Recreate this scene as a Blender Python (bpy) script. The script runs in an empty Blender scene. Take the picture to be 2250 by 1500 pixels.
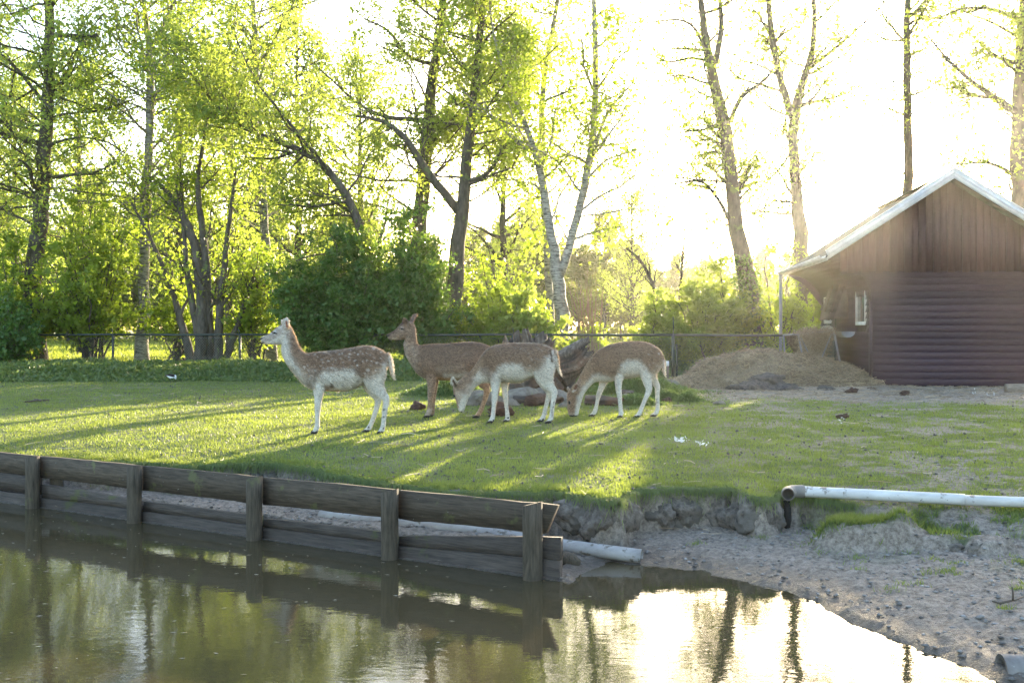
import bpy, bmesh, math, random
import numpy as np
from mathutils import Vector, Matrix, noise as mnoise

random.seed(7)
rng = np.random.default_rng(11)
scene = bpy.context.scene
COL = scene.collection

# ------------------------------------------------------------------ camera
CAM_Z = 1.64
FPX = 2188.0                       # focal length in photograph pixels (35 mm lens)
cam_data = bpy.data.cameras.new('camera')
cam_data.lens = 35.0
cam_data.sensor_width = 36.0
cam_data.shift_y = -25.0 / 2250.0
cam_data.clip_start = 0.05
cam_data.clip_end = 3000.0
cam = bpy.data.objects.new('camera', cam_data)
COL.objects.link(cam)
cam.location = (0, 0, CAM_Z)
cam.rotation_euler = (math.radians(90), 0, 0)
scene.camera = cam

# ------------------------------------------------------------------ light
SUN_EL, SUN_AZ = math.radians(10.5), math.radians(21.5)      # azimuth measured from +y towards +x
world = bpy.data.worlds.new('World')
scene.world = world
world.use_nodes = True
wn = world.node_tree
wn.nodes.clear()
wout = wn.nodes.new('ShaderNodeOutputWorld')
wbg = wn.nodes.new('ShaderNodeBackground')
sky = wn.nodes.new('ShaderNodeTexSky')
sky.sky_type = 'NISHITA'
sky.sun_disc = False
sky.sun_elevation = SUN_EL
sky.sun_rotation = SUN_AZ
sky.altitude = 0
sky.air_density = 1.0
sky.dust_density = 2.2
sky.ozone_density = 1.2
wbg.inputs['Strength'].default_value = 0.15
wn.links.new(sky.outputs[0], wbg.inputs['Color'])
wn.links.new(wbg.outputs[0], wout.inputs['Surface'])

sun_data = bpy.data.lights.new('sun', 'SUN')
sun_data.energy = 3.6
sun_data.angle = math.radians(0.6)
sun_data.color = (1.0, 0.83, 0.58)
sun = bpy.data.objects.new('sun', sun_data)
COL.objects.link(sun)
sd = Vector((math.sin(SUN_AZ) * math.cos(SUN_EL), math.cos(SUN_AZ) * math.cos(SUN_EL), math.sin(SUN_EL)))
sun.rotation_euler = sd.to_track_quat('Z', 'Y').to_euler()
sun.location = (20, 50, 20)

scene.view_settings.view_transform = 'Standard'
scene.view_settings.look = 'None'
scene.view_settings.gamma = 1.0
scene.view_settings.use_curve_mapping = False
scene.view_settings.exposure = 2.8
scene.render.engine = 'CYCLES'
scene.cycles.max_bounces = 8
scene.cycles.diffuse_bounces = 3
scene.cycles.glossy_bounces = 3
scene.cycles.transmission_bounces = 4
scene.cycles.volume_bounces = 1
scene.cycles.use_denoising = True
scene.cycles.denoising_prefilter = 'NONE'
scene.cycles.caustics_reflective = False
scene.cycles.caustics_refractive = False
scene.cycles.sample_clamp_direct = 12.0
scene.cycles.sample_clamp_indirect = 6.0

# ------------------------------------------------------------------ helpers
def P(px, py, d):
    """world point that lies d metres in front of the camera along a photograph pixel"""
    return np.array([(px - 1125.0) / FPX * d, d, CAM_Z - (py - 725.0) / FPX * d])

def tag(o, label=None, cat=None, group=None, kind=None):
    if label: o['label'] = label
    if cat: o['category'] = cat
    if group: o['group'] = group
    if kind: o['kind'] = kind
    return o

def empty(name, loc=(0, 0, 0), rz=0.0):
    o = bpy.data.objects.new(name, None)
    o.empty_display_size = 0.2
    COL.objects.link(o)
    o.location = loc
    o.rotation_euler = (0, 0, rz)
    return o

def node_mat(name):
    m = bpy.data.materials.new(name)
    m.use_nodes = True
    nt = m.node_tree
    return m, nt, nt.nodes, nt.links, nt.nodes['Principled BSDF']

def noise_tex(nt, scale, detail=5, rough=0.6, vec=None, dim3=True):
    n = nt.nodes.new('ShaderNodeTexNoise')
    n.inputs['Scale'].default_value = scale
    n.inputs['Detail'].default_value = detail
    n.inputs['Roughness'].default_value = rough
    if vec is not None: nt.links.new(vec, n.inputs['Vector'])
    return n

def ramp(nt, fac, stops):
    r = nt.nodes.new('ShaderNodeValToRGB')
    e = r.color_ramp.elements
    e[0].position, e[0].color = stops[0][0], (*stops[0][1], 1)
    e[1].position, e[1].color = stops[-1][0], (*stops[-1][1], 1)
    for p_, c_ in stops[1:-1]:
        x = e.new(p_); x.color = (*c_, 1)
    nt.links.new(fac, r.inputs[0])
    return r

def mapping(nt, scale=(1, 1, 1), rot=(0, 0, 0), coord='Object'):
    tc = nt.nodes.new('ShaderNodeTexCoord')
    mp = nt.nodes.new('ShaderNodeMapping')
    mp.inputs['Scale'].default_value = scale
    mp.inputs['Rotation'].default_value = rot
    nt.links.new(tc.outputs[coord], mp.inputs['Vector'])
    return mp.outputs[0]

def mixc(nt, fac, a, b, mode='MIX'):
    m = nt.nodes.new('ShaderNodeMix'); m.data_type = 'RGBA'; m.blend_type = mode
    for sock, val in ((m.inputs[0], fac), (m.inputs[6], a), (m.inputs[7], b)):
        if hasattr(val, 'is_output') or hasattr(val, 'links'): nt.links.new(val, sock)
        elif isinstance(val, tuple): sock.default_value = (*val, 1) if len(val) == 3 else val
        else: sock.default_value = val
    return m.outputs[2]

def bump(nt, height, strength=0.3, dist=0.02, bsdf=None):
    b = nt.nodes.new('ShaderNodeBump')
    b.inputs['Strength'].default_value = strength
    b.inputs['Distance'].default_value = dist
    nt.links.new(height, b.inputs['Height'])
    if bsdf: nt.links.new(b.outputs[0], bsdf.inputs['Normal'])
    return b

def rough_mat(name, c1, c2, scale=8, stretch=(1, 1, 1), rough=0.85, bstr=0.4, bdist=0.01, spots=None, detail=6, spec=0.3, metallic=0.0, coord='Object', vary=0.0):
    """two-tone noisy surface; spots=(colour, scale, threshold) adds lichen / stain patches"""
    m, nt, N, L, b = node_mat(name)
    v = mapping(nt, stretch, coord=coord)
    n = noise_tex(nt, scale, detail, 0.65, v)
    r = ramp(nt, n.outputs[0], [(0.3, c1), (0.7, c2)])
    out = r.outputs[0]
    if spots:
        for sc_, ssz, th in spots:
            n2 = noise_tex(nt, ssz, 4, 0.6, mapping(nt, (1, 1, 1), coord=coord))
            r2 = ramp(nt, n2.outputs[0], [(th, (0, 0, 0)), (min(th + 0.05, 1), (1, 1, 1))])
            out = mixc(nt, r2.outputs[0], out, sc_)
    if vary:      # each board a little lighter or darker than the next
        oi = N.new('ShaderNodeObjectInfo'); mr = N.new('ShaderNodeMapRange'); L.new(oi.outputs['Random'], mr.inputs[0])
        mr.inputs['To Min'].default_value = 1 - vary; mr.inputs['To Max'].default_value = 1 + vary
        cx_ = N.new('ShaderNodeCombineColor')
        for q_ in range(3): L.new(mr.outputs[0], cx_.inputs[q_])
        out = mixc(nt, 1.0, out, cx_.outputs[0], 'MULTIPLY')
    L.new(out, b.inputs['Base Color'])
    b.inputs['Roughness'].default_value = rough
    b.inputs['Metallic'].default_value = metallic
    b.inputs['Specular IOR Level'].default_value = spec
    if bstr: bump(nt, n.outputs[0], bstr, bdist, b)
    return m

def leaf_mat(name, dark, light, trans, tw=0.5, rough=0.5):
    """thin leaf: diffuse + gloss one side, translucent the other; per-leaf colour from the 'tint' attribute"""
    m, nt, N, L, b = node_mat(name)
    at = N.new('ShaderNodeAttribute'); at.attribute_name = 'tint'
    col = mixc(nt, at.outputs['Fac'], dark, light)
    L.new(col, b.inputs['Base Color'])
    b.inputs['Roughness'].default_value = rough
    b.inputs['Specular IOR Level'].default_value = 0.3
    tr = N.new('ShaderNodeBsdfTranslucent')
    tcol = mixc(nt, at.outputs['Fac'], tuple(c * 0.7 for c in trans), trans)
    L.new(tcol, tr.inputs['Color'])
    mx = N.new('ShaderNodeMixShader')
    mx.inputs[0].default_value = tw
    L.new(b.outputs[0], mx.inputs[1]); L.new(tr.outputs[0], mx.inputs[2])
    L.new(mx.outputs[0], N['Material Output'].inputs['Surface'])
    return m

class MB:
    """collects geometry as numpy blocks and links it as ONE mesh object"""
    def __init__(s):
        s.V, s.Q, s.T, s.C, s.n, s.hasC = [], [], [], [], 0, False
    def add(s, V, Q=None, T=None, C=None):
        V = np.asarray(V, dtype=np.float64).reshape(-1, 3)
        if Q is not None and len(Q): s.Q.append(np.asarray(Q, dtype=np.int64).reshape(-1, 4) + s.n)
        if T is not None and len(T): s.T.append(np.asarray(T, dtype=np.int64).reshape(-1, 3) + s.n)
        s.V.append(V)
        if C is None: s.C.append(np.zeros(len(V)))
        else: s.hasC = True; s.C.append(np.broadcast_to(np.asarray(C, dtype=np.float64), (len(V),)))
        s.n += len(V)
        return s
    def mesh(s, name, mat=None, smooth=False):
        me = bpy.data.meshes.new(name)
        if s.n:
            V = np.concatenate(s.V)
            Q = np.concatenate(s.Q) if s.Q else np.zeros((0, 4), np.int64)
            T = np.concatenate(s.T) if s.T else np.zeros((0, 3), np.int64)
            me.vertices.add(len(V)); me.vertices.foreach_set('co', V.astype(np.float32).ravel())
            loops = np.concatenate([Q.ravel(), T.ravel()]).astype(np.int32)
            me.loops.add(len(loops)); me.loops.foreach_set('vertex_index', loops)
            ls = np.concatenate([np.arange(len(Q)) * 4, len(Q) * 4 + np.arange(len(T)) * 3]).astype(np.int32)
            me.polygons.add(len(ls)); me.polygons.foreach_set('loop_start', ls)
            if smooth: me.polygons.foreach_set('use_smooth', np.ones(len(ls), dtype=bool))
            me.update(calc_edges=True); me.validate()
            if s.hasC:
                a = me.attributes.new('tint', 'FLOAT', 'POINT')
                a.data.foreach_set('value', np.concatenate(s.C).astype(np.float32))
        if mat: me.materials.append(mat)
        return me
    def build(s, name, mat=None, parent=None, smooth=False, loc=None):
        o = bpy.data.objects.new(name, s.mesh(name, mat, smooth))
        COL.objects.link(o)
        if parent is not None: o.parent = parent
        if loc is not None: o.location = loc
        return o

BOXQ = [(0, 3, 2, 1), (4, 5, 6, 7), (0, 1, 5, 4), (1, 2, 6, 5), (2, 3, 7, 6), (3, 0, 4, 7)]
def box(mb, x0, x1, y0, y1, z0, z1, M=None, C=None):
    V = np.array([(x0, y0, z0), (x1, y0, z0), (x1, y1, z0), (x0, y1, z0), (x0, y0, z1), (x1, y0, z1), (x1, y1, z1), (x0, y1, z1)], float)
    if M is not None: V = V @ np.array(M)[:3, :3].T + np.array(M)[:3, 3]
    return mb.add(V, BOXQ, C=C)

def bar(mb, a, b, w, h, C=None, up=(0, 0, 1)):
    """rectangular bar from a to b, w across, h along the up direction"""
    a, b = np.array(a, float), np.array(b, float)
    t = (b - a) / np.linalg.norm(b - a)
    u = np.cross(t, up); u /= max(np.linalg.norm(u), 1e-9)
    v = np.cross(u, t)
    V = [p_ + sx * u * w / 2 + sy * v * h / 2 for p_ in (a, b) for sx, sy in ((-1, -1), (1, -1), (1, 1), (-1, 1))]
    return mb.add(V, BOXQ, C=C)

def tubes(mb, Pt, R, sides, C=None, cap=False):
    """Pt (N,k,3) centre lines, R (N,k) radii"""
    Pt = np.asarray(Pt, float); R = np.asarray(R, float)
    if Pt.ndim == 2: Pt, R = Pt[None], R[None]
    N, k, _ = Pt.shape
    if N == 0: return mb
    T = np.gradient(Pt, axis=1)
    T /= np.maximum(np.linalg.norm(T, axis=2, keepdims=True), 1e-9)
    mt = T.mean(axis=1)
    a = np.where(np.abs(mt[:, 2:3]) > 0.75, np.array([[1.0, 0, 0]]), np.array([[0, 0, 1.0]]))
    ref = np.cross(mt, a)[:, None, :]
    U = ref - (ref * T).sum(2, keepdims=True) * T
    U /= np.maximum(np.linalg.norm(U, axis=2, keepdims=True), 1e-9)
    W = np.cross(T, U)
    th = np.arange(sides) * 2 * np.pi / sides
    ring = Pt[:, :, None, :] + R[:, :, None, None] * (np.cos(th)[None, None, :, None] * U[:, :, None, :] + np.sin(th)[None, None, :, None] * W[:, :, None, :])
    V = ring.reshape(-1, 3)
    idx = np.arange(N * k * sides).reshape(N, k, sides)
    nx = np.roll(idx, -1, axis=2)
    Q = np.stack([idx[:, :-1], nx[:, :-1], nx[:, 1:], idx[:, 1:]], axis=-1).reshape(-1, 4)
    Tt = None
    if cap:
        V = np.concatenate([V, Pt[:, 0], Pt[:, -1]])
        c0 = N * k * sides + np.arange(N); c1 = c0 + N
        t0 = np.stack([np.broadcast_to(c0[:, None], (N, sides)), nx[:, 0], idx[:, 0]], -1).reshape(-1, 3)
        t1 = np.stack([np.broadcast_to(c1[:, None], (N, sides)), idx[:, -1], nx[:, -1]], -1).reshape(-1, 3)
        Tt = np.concatenate([t0, t1])
    if C is not None and np.ndim(C) == 1: C = np.concatenate([np.repeat(C, k * sides), np.tile(C, 2) if cap else []])
    return mb.add(V, Q, Tt, C=C)

def resample(pts, rad, n):
    pts = np.asarray(pts, float); rad = np.asarray(rad, float)
    s = np.concatenate([[0], np.cumsum(np.linalg.norm(np.diff(pts, axis=0), axis=1))])
    t = np.linspace(0, s[-1], n)
    out = np.stack([np.interp(t, s, pts[:, i]) for i in range(3)], 1)
    for _ in range(2):
        out[1:-1] = out[1:-1] * 0.5 + (out[:-2] + out[2:]) * 0.25
    return out, np.interp(t, s, rad)

def leaves(mb, Cn, size, aspect=0.6, tint=None, droop=0.0, r=rng):
    """one small pointed quad per centre, randomly turned; size (N,)"""
    n = len(Cn)
    if n == 0: return mb
    a = r.normal(size=(n, 3)); a[:, 2] -= droop
    a /= np.linalg.norm(a, axis=1, keepdims=True)
    b = r.normal(size=(n, 3)); b -= (a * b).sum(1, keepdims=True) * a
    b /= np.linalg.norm(b, axis=1, keepdims=True)
    size = np.broadcast_to(size, (n,))[:, None]
    h = a * size * 0.5; w = b * size * 0.5 * aspect
    V = np.stack([Cn - h, Cn + w - h * 0.1, Cn + h, Cn - w - h * 0.1], 1).reshape(-1, 3)
    if tint is None: tint = r.random(n)
    return mb.add(V, np.arange(n * 4).reshape(n, 4), C=np.repeat(tint, 4))

def leaflets(mb, Cn, size, aspect=0.9, tint=None, droop=0.0, r=rng):
    """as leaves(), one triangle each, for crowns seen from afar"""
    n = len(Cn)
    a = r.normal(size=(n, 3)); a[:, 2] -= droop
    a /= np.linalg.norm(a, axis=1, keepdims=True)
    b = r.normal(size=(n, 3)); b -= (a * b).sum(1, keepdims=True) * a
    b /= np.linalg.norm(b, axis=1, keepdims=True)
    size = np.broadcast_to(size, (n,))[:, None]
    V = np.stack([Cn - a * size * .4 - b * size * aspect * .5, Cn - a * size * .4 + b * size * aspect * .5, Cn + a * size * .6], 1).reshape(-1, 3)
    if tint is None: tint = r.random(n)
    return mb.add(V, T=np.arange(n * 3).reshape(n, 3), C=np.repeat(tint, 3))

# 2-D value noise on arrays
_perm = np.random.default_rng(3).random((256, 256))
def vnoise(x, y, s=1.0, off=0.0):
    x = np.asarray(x) * s + off + 1000; y = np.asarray(y) * s + off * 1.7 + 1000
    xi, yi = np.floor(x).astype(int), np.floor(y).astype(int)
    fx, fy = x - xi, y - yi
    fx = fx * fx * (3 - 2 * fx); fy = fy * fy * (3 - 2 * fy)
    g = lambda i, j: _perm[i % 256, j % 256]
    return (g(xi, yi) * (1 - fx) + g(xi + 1, yi) * fx) * (1 - fy) + (g(xi, yi + 1) * (1 - fx) + g(xi + 1, yi + 1) * fx) * fy
def fbm(x, y, s=1.0, off=0.0, o=4):
    v, a, t = 0, 1.0, 0
    for i in range(o):
        v = v + a * vnoise(x, y, s * 2 ** i, off + i * 17.3); t += a; a *= 0.55
    return v / t
def sst(a, b, x):
    t = np.clip((x - a) / (b - a), 0, 1)
    return t * t * (3 - 2 * t)

# ------------------------------------------------------------------ terrain shape
EDGE = np.array([(-60, 16.5), (-14, 13.0), (-5.66, 10.1), (-3.77, 9.42), (-2.69, 9.11), (-2.22, 9.26), (-1.72, 8.88), (-1.40, 8.42), (-0.975, 8.05), (-0.44, 7.72),
                 (0.26, 7.62), (0.6, 7.45), (0.79, 7.33), (0.97, 7.75), (1.34, 7.85), (1.72, 7.83), (1.80, 7.45), (1.98, 7.5), (2.08, 7.85), (2.4, 7.6), (3.0, 7.45), (4.0, 7.2), (6, 6.6), (60, 2)])
POND = np.array([(-60, 41.4), (-4.46, 9.24), (0.13, 6.59), (0.40, 6.45), (0.48, 6.78), (0.7, 6.98), (1.05, 6.88), (1.35, 6.66), (1.64, 6.27), (1.88, 5.75), (2.0, 5.3),
                 (2.1, 4.9), (2.4, 4.45), (3.0, 3.9), (3.6, 3.0), (3.9, 2.0), (3.0, 1.1), (-10, 0.9), (-60, 0.6)])
def poly_sdf(px, py, poly):
    d = np.full(px.shape, 1e18); inside = np.zeros(px.shape, bool)
    for i in range(len(poly)):
        a, b = poly[i], poly[(i + 1) % len(poly)]
        e = b - a
        t = np.clip(((px - a[0]) * e[0] + (py - a[1]) * e[1]) / (e @ e), 0, 1)
        d = np.minimum(d, (px - a[0] - t * e[0]) ** 2 + (py - a[1] - t * e[1]) ** 2)
        c = ((a[1] <= py) != (b[1] <= py)) & (px < (b[0] - a[0]) * (py - a[1]) / (b[1] - a[1] + 1e-12) + a[0])
        inside ^= c
    return np.sqrt(d) * np.where(inside, -1, 1)
WALL_A, WALL_D = np.array([-4.46, 9.30]), np.array([0.866, -0.5])      # retaining wall line
def wall_side(x, y):      # > 0 behind the wall
    return (x - WALL_A[0]) * 0.5 + (y - WALL_A[1]) * 0.866
def edge_dist(x, y):
    ye = np.interp(x, EDGE[:, 0], EDGE[:, 1])
    j = (fbm(x, y, 3.0, 5) - 0.5) * 0.28 + (fbm(x, y, 11.0, 9) - 0.5) * 0.12
    return (y - ye) * 0.85 + j
def terrain(x, y, fine=True):
    x = np.asarray(x, float); y = np.asarray(y, float)
    e = edge_dist(x, y)
    lawn = 0.5 - (0.12 + 0.08 * sst(1.6, 2.6, x)) * np.exp(-np.maximum(e, 0) / 1.3)
    lawn = lawn + 0.035 * (fbm(x, y, 0.7, 2, 3) - 0.5) * sst(0, 1.5, e) * (y < 40)
    lawn = lawn + 0.012 * (fbm(x, y, 5.0, 21, 3) - 0.5)
    dp = poly_sdf(x, y, POND)
    shore = np.where(x > 0.35, 1.0, 0.0)
    dpn = dp + shore * ((fbm(x, y, 1.3, 31) - 0.5) * 0.35 + (fbm(x, y, 6.0, 33) - 0.5) * 0.16)
    sand = np.where(dpn > 0, 0.012 * sst(0, .1, dpn) + 0.13 * (1 - np.exp(-dpn / 0.9)), -0.34 * (1 - np.exp(dpn / 0.5)))
    ws = wall_side(x, y)
    behind = sst(0.02, 0.12, ws) * (1 - sst(0.25, 0.45, x))
    sand = np.maximum(sand, behind * (0.13 + 0.03 * fbm(x, y, 2.0, 8)) - (1 - behind) * 9)
    sand = sand + (fbm(x, y, 9.0, 41) - 0.5) * 0.034 * sst(-0.12, 0.25, dpn) + (fbm(x, y, 24.0, 43, 3) - 0.5) * 0.034 * sst(-0.05, 0.12, dpn)
    w = 0.055 + 0.9 * sst(2.3, 4.6, x)
    t = sst(-w, w * 0.35, e)
    z = sand * (1 - t) + lawn * t
    # bulging clods on the broken bank
    z = z + t * (1 - t) * 4 * 0.05 * (fbm(x, y, 7.0, 55) - 0.5)
    for cx, cy, rx, ry, h in ((2.52, 7.08, 0.40, 0.20, 0.17), (2.95, 7.0, 0.34, 0.16, 0.09), (3.28, 6.85, 0.20, 0.13, 0.09)):
        q = np.sqrt(((x - cx) / rx) ** 2 + ((y - cy) / ry) ** 2) + (fbm(x, y, 6, 71) - 0.5) * 0.25
        z = z + h * (1 - sst(0.55, 1.1, q))
    # hay heap base and gentle rise
    q = np.sqrt(((x - 5.6) / 2.3) ** 2 + ((y - 20.6) / 2.0) ** 2)
    z = z + 0.10 * (1 - sst(0.3, 1.2, q))
    return z
def grassmask(x, y):
    e = edge_dist(x, y)
    g = sst(-0.01, 0.10, e + (fbm(x, y, 9.0, 97, 3) - .5) * .30 - .03 + .05 * (x < -.5))
    # right-hand slope below the white pipe: loose patches
    pat = sst(0.50, 0.62, fbm(x, y, 3.2, 61, 4))
    slope = sst(2.0, 2.4, x) * (1 - sst(0.15, 0.5, e))
    g = g * (1 - slope) + slope * np.maximum(pat * sst(-1.3, -0.2, e), sst(0.0, 0.2, e) * 0.7)
    q = np.sqrt(((x - 2.55) / 0.42) ** 2 + ((y - 7.12) / 0.17) ** 2)
    g = np.maximum(g, (1 - sst(0.7, 1.1, q)))
    # bare soil near the shed and worn patches on the right of the lawn
    bare = sst(15.2, 16.8, y + (fbm(x, y, 0.9, 66) - 0.5) * 3.0 + (x - 5) * 0.12) * sst(2.9, 3.9, x + (fbm(x, y, 1.1, 67) - .5) * 1.0) * (1 - sst(22, 23.5, y))
    g = g * (1 - bare)
    worn = np.maximum(sst(0.56, 0.7, fbm(x, y, 1.6, 91, 5)) * (0.35 + 0.5 * sst(1.0, 4.5, x)), sst(.52, .62, fbm(x, y, 7.0, 95, 3)) * (.25 + .5 * sst(.5, 4, x))) * (y < 23)
    return np.clip(g * (1 - worn), 0, 1)
# ------------------------------------------------------------------ ground sheet
def lines(segs):
    out = [segs[0][0]]
    for a, b, st in segs:
        n = max(1, int(round((b - a) / st)))
        out += list(np.linspace(a, b, n + 1)[1:])
    return np.array(out)
def geo(a, b, n): return list(a * (b / a) ** (np.arange(1, n + 1) / n))
gx = lines([(-12, -6, .2), (-6, -2.9, .045), (-2.9, 4.2, .028), (4.2, 6.5, .08), (6.5, 14, .25)])
gx = np.concatenate([-np.array(geo(12, 700, 16))[::-1], gx, np.array(geo(14, 700, 16))])
gy = lines([(-6, 1, .5), (1, 4.2, .08), (4.2, 8.6, .028), (8.6, 11, .045), (11, 16, .1), (16, 30, .2)])
gy = np.concatenate([[-300, -60, -20], gy, np.array(geo(30, 900, 24))])
GX, GY = np.meshgrid(gx, gy)
GZ = terrain(GX, GY)
GZ = np.where(GY < 1, np.where(GX > -700, -0.34 + 0.6 * sst(1.0, 0.3, GY) if False else GZ, GZ), GZ)
nyy, nxx = GX.shape
gV = np.stack([GX, GY, GZ], -1).reshape(-1, 3)
gi = np.arange(nyy * nxx).reshape(nyy, nxx)
gQ = np.stack([gi[:-1, :-1], gi[:-1, 1:], gi[1:, 1:], gi[1:, :-1]], -1).reshape(-1, 4)
gmb = MB().add(gV, gQ)

m, nt, N, L, b = node_mat('ground')
ag = N.new('ShaderNodeAttribute'); ag.attribute_name = 'grass'
aw = N.new('ShaderNodeAttribute'); aw.attribute_name = 'wet'
v = mapping(nt)
n1 = noise_tex(nt, 22, 10, 0.78, v); n2 = noise_tex(nt, 1.3, 5, 0.6, v); n3 = noise_tex(nt, 55, 4, 0.7, v)
mud = ramp(nt, n1.outputs[0], [(0.37, (0.105, 0.080, 0.062)), (0.47, (0.245, 0.198, 0.162)), (0.61, (0.43, 0.365, 0.310))])
mud2 = mixc(nt, n2.outputs[0], mud.outputs[0], mixc(nt, 0.45, mud.outputs[0], (0.15, 0.13, 0.105)))
wetc = mixc(nt, 0.75, mud2, (0.045, 0.038, 0.033))
mudc = mixc(nt, aw.outputs['Fac'], mud2, wetc)
gr = ramp(nt, n3.outputs[0], [(0.25, (0.045, 0.058, 0.026)), (0.6, (0.105, 0.130, 0.055)), (0.85, (0.19, 0.20, 0.10))])
gr2 = mixc(nt, n2.outputs[0], gr.outputs[0], mixc(nt, 0.5, gr.outputs[0], (0.11, 0.12, 0.03)))
L.new(mixc(nt, ag.outputs['Fac'], mudc, gr2), b.inputs['Base Color'])
rr = N.new('ShaderNodeMapRange'); L.new(aw.outputs['Fac'], rr.inputs[0])
rr.inputs['To Min'].default_value = 0.9; rr.inputs['To Max'].default_value = 0.32
L.new(rr.outputs[0], b.inputs['Roughness'])
b.inputs['Specular IOR Level'].default_value = 0.35
ad = N.new('ShaderNodeMath'); ad.operation = 'ADD'; L.new(n1.outputs[0], ad.inputs[0]); L.new(n3.outputs[0], ad.inputs[1])
bump(nt, ad.outputs[0], 0.8, 0.028, b)
MAT_GROUND = m
ground = tag(gmb.build('ground', MAT_GROUND, smooth=True), kind='structure')
gm_ = grassmask(GX, GY); gm_ = np.where(GY > 23, 1, gm_)
wet_ = (1 - sst(0.02, 0.085, GZ + (fbm(GX, GY, 5, 77) - .5) * 0.05)) * (GY < 12)
for nm, arr in (('grass', gm_), ('wet', wet_)):
    a = ground.data.attributes.new(nm, 'FLOAT', 'POINT')
    a.data.foreach_set('value', arr.astype(np.float32).ravel())

# ------------------------------------------------------------------ pond
m, nt, N, L, b = node_mat('pond_water')
v = mapping(nt, (1, 1.0, 1))
w1 = noise_tex(nt, 8.0, 4, 0.6, mapping(nt, (0.8, 1.5, 1), (0, 0, 0.25))); w2 = noise_tex(nt, 23, 3, 0.5, mapping(nt, (0.8, 1.3, 1)))
dirt = noise_tex(nt, 60, 2, 0.5, v)
speck = ramp(nt, dirt.outputs[0], [(0.72, (0, 0, 0)), (0.76, (1, 1, 1))])
b.inputs['Roughness'].default_value = 0.015
b.inputs['IOR'].default_value = 1.33
L.new(mixc(nt, speck.outputs[0], (0.052, 0.042, 0.023), (0.10, 0.09, 0.055)), b.inputs['Base Color'])
b.inputs['Specular IOR Level'].default_value = 0.5
ma = N.new('ShaderNodeMath'); ma.operation = 'MULTIPLY_ADD'; L.new(w2.outputs[0], ma.inputs[0]); ma.inputs[1].default_value = 0.16; L.new(w1.outputs[0], ma.inputs[2])
bump(nt, ma.outputs[0], 0.017, 0.05, b)
MAT_WATER = m
wmb = MB().add([(-60, -5, 0), (6, -5, 0), (6, 9.0, 0), (-60, 41, 0)], [(0, 1, 2, 3)])
tag(wmb.build('pond_water', MAT_WATER), kind='structure')

# ------------------------------------------------------------------ lawn blades
MAT_BLADE = leaf_mat('grass_blade', (0.070, 0.108, 0.042), (0.160, 0.205, 0.082), (0.38, 0.46, 0.06), 0.45, 0.45)
def scatter_blades(n, gen, hfun, wfun, lean=0.7, C=None, seed=1, sink=0.006):
    r = np.random.default_rng(seed)
    x, y = gen(r, n)
    g = grassmask(x, y)
    keep = r.random(len(x)) < g
    x, y = x[keep], y[keep]
    # clumps: drop blades where small-scale noise is low
    z = terrain(x, y)
    keep = z > 0.03
    x, y, z = x[keep], y[keep], z[keep]
    n = len(x)
    d = y
    h = hfun(x, y) * r.uniform(0.5, 1.25, n); w = wfun(d) * r.uniform(0.7, 1.3, n)
    th = r.uniform(0, 2 * np.pi, n); ln = r.uniform(0.1, lean, n) * h * 1.1
    ph = r.uniform(0, 2 * np.pi, n)
    base = np.stack([x, y, z - sink], 1)
    side = np.stack([np.cos(th), np.sin(th), np.zeros(n)], 1) * w[:, None] * 0.5
    tip = base + np.stack([np.cos(ph) * ln, np.sin(ph) * ln, h + sink], 1)
    V = np.stack([base - side, base + side, tip], 1).reshape(-1, 3)
    t = np.clip(0.45 + (fbm(x, y, 2.2, 12, 3) - 0.5) * 1.2 + r.normal(0, 0.22, n), 0, 1)
    return V, np.arange(n * 3).reshape(n, 3), np.repeat(t, 3)
def gen_lawn(r, n):
    # more blades per square metre close to the camera
    u = r.random(n); d0, d1 = 6.9, 24.0
    d = (d0 ** -0.15 + u * (d1 ** -0.15 - d0 ** -0.15)) ** (1 / -0.15)
    x = d * r.uniform(-0.60, 0.60, n)
    return x, d
gb = MB()
V, T, C = scatter_blades(470000, gen_lawn, lambda x, y: 0.022 + 0.016 * sst(.45, .75, fbm(x, y, 2.5, 14)), lambda d: 0.0035 + 0.00065 * d, seed=21)
gb.add(V, T=T, C=C)
# longer fringe hanging over the broken bank
def gen_edge(r, n):
    x = r.uniform(-4.6, 4.3, n)
    y = np.interp(x, EDGE[:, 0], EDGE[:, 1]) + r.normal(0.06, 0.14, n)
    return x, y
V, T, C = scatter_blades(42000, gen_edge, lambda x, y: 0.022 + 0.03 * sst(.5, .7, fbm(x, y, 5, 19)), lambda d: 0.007 + 0 * d, lean=1.2, seed=5)
gb.add(V, T=T, C=C)
# strands hanging over the lip of the bank
r = np.random.default_rng(15); n = 9000
x = r.uniform(-4.4, 2.6, n); y = np.interp(x, EDGE[:, 0], EDGE[:, 1])
for _ in range(3): y = y - edge_dist(x, y) + r.normal(0.015, .03, n) * (1 if _ == 2 else 0)
z = terrain(x, y + .05) + .005; hl = r.uniform(.03, .11, n) * (.5 + fbm(x, y, 4, 3))
base = np.stack([x, y + .04, z], 1); th = r.uniform(0, 6.28, n); side = np.stack([np.cos(th), .3 * np.sin(th), 0 * th], 1) * .0045
mid = base + np.stack([r.normal(0, .2, n) * hl, -hl * .75, hl * .15], 1); tip = mid + np.stack([r.normal(0, .25, n) * hl, -hl * .45, -hl * r.uniform(.2, 1.1, n)], 1)
V = np.stack([base - side, base + side, mid + side * .8, mid - side * .8, tip], 1).reshape(-1, 3); b0 = np.arange(n)[:, None] * 5
gb.add(V, b0 + [0, 1, 2, 3], b0 + [3, 2, 4], C=np.repeat(np.clip(r.normal(.75, .2, n), 0, 1), 5))
def gen_mound(r, n): return 2.55 + r.normal(0, .34, n), 7.14 + r.normal(0, .13, n)
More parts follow.
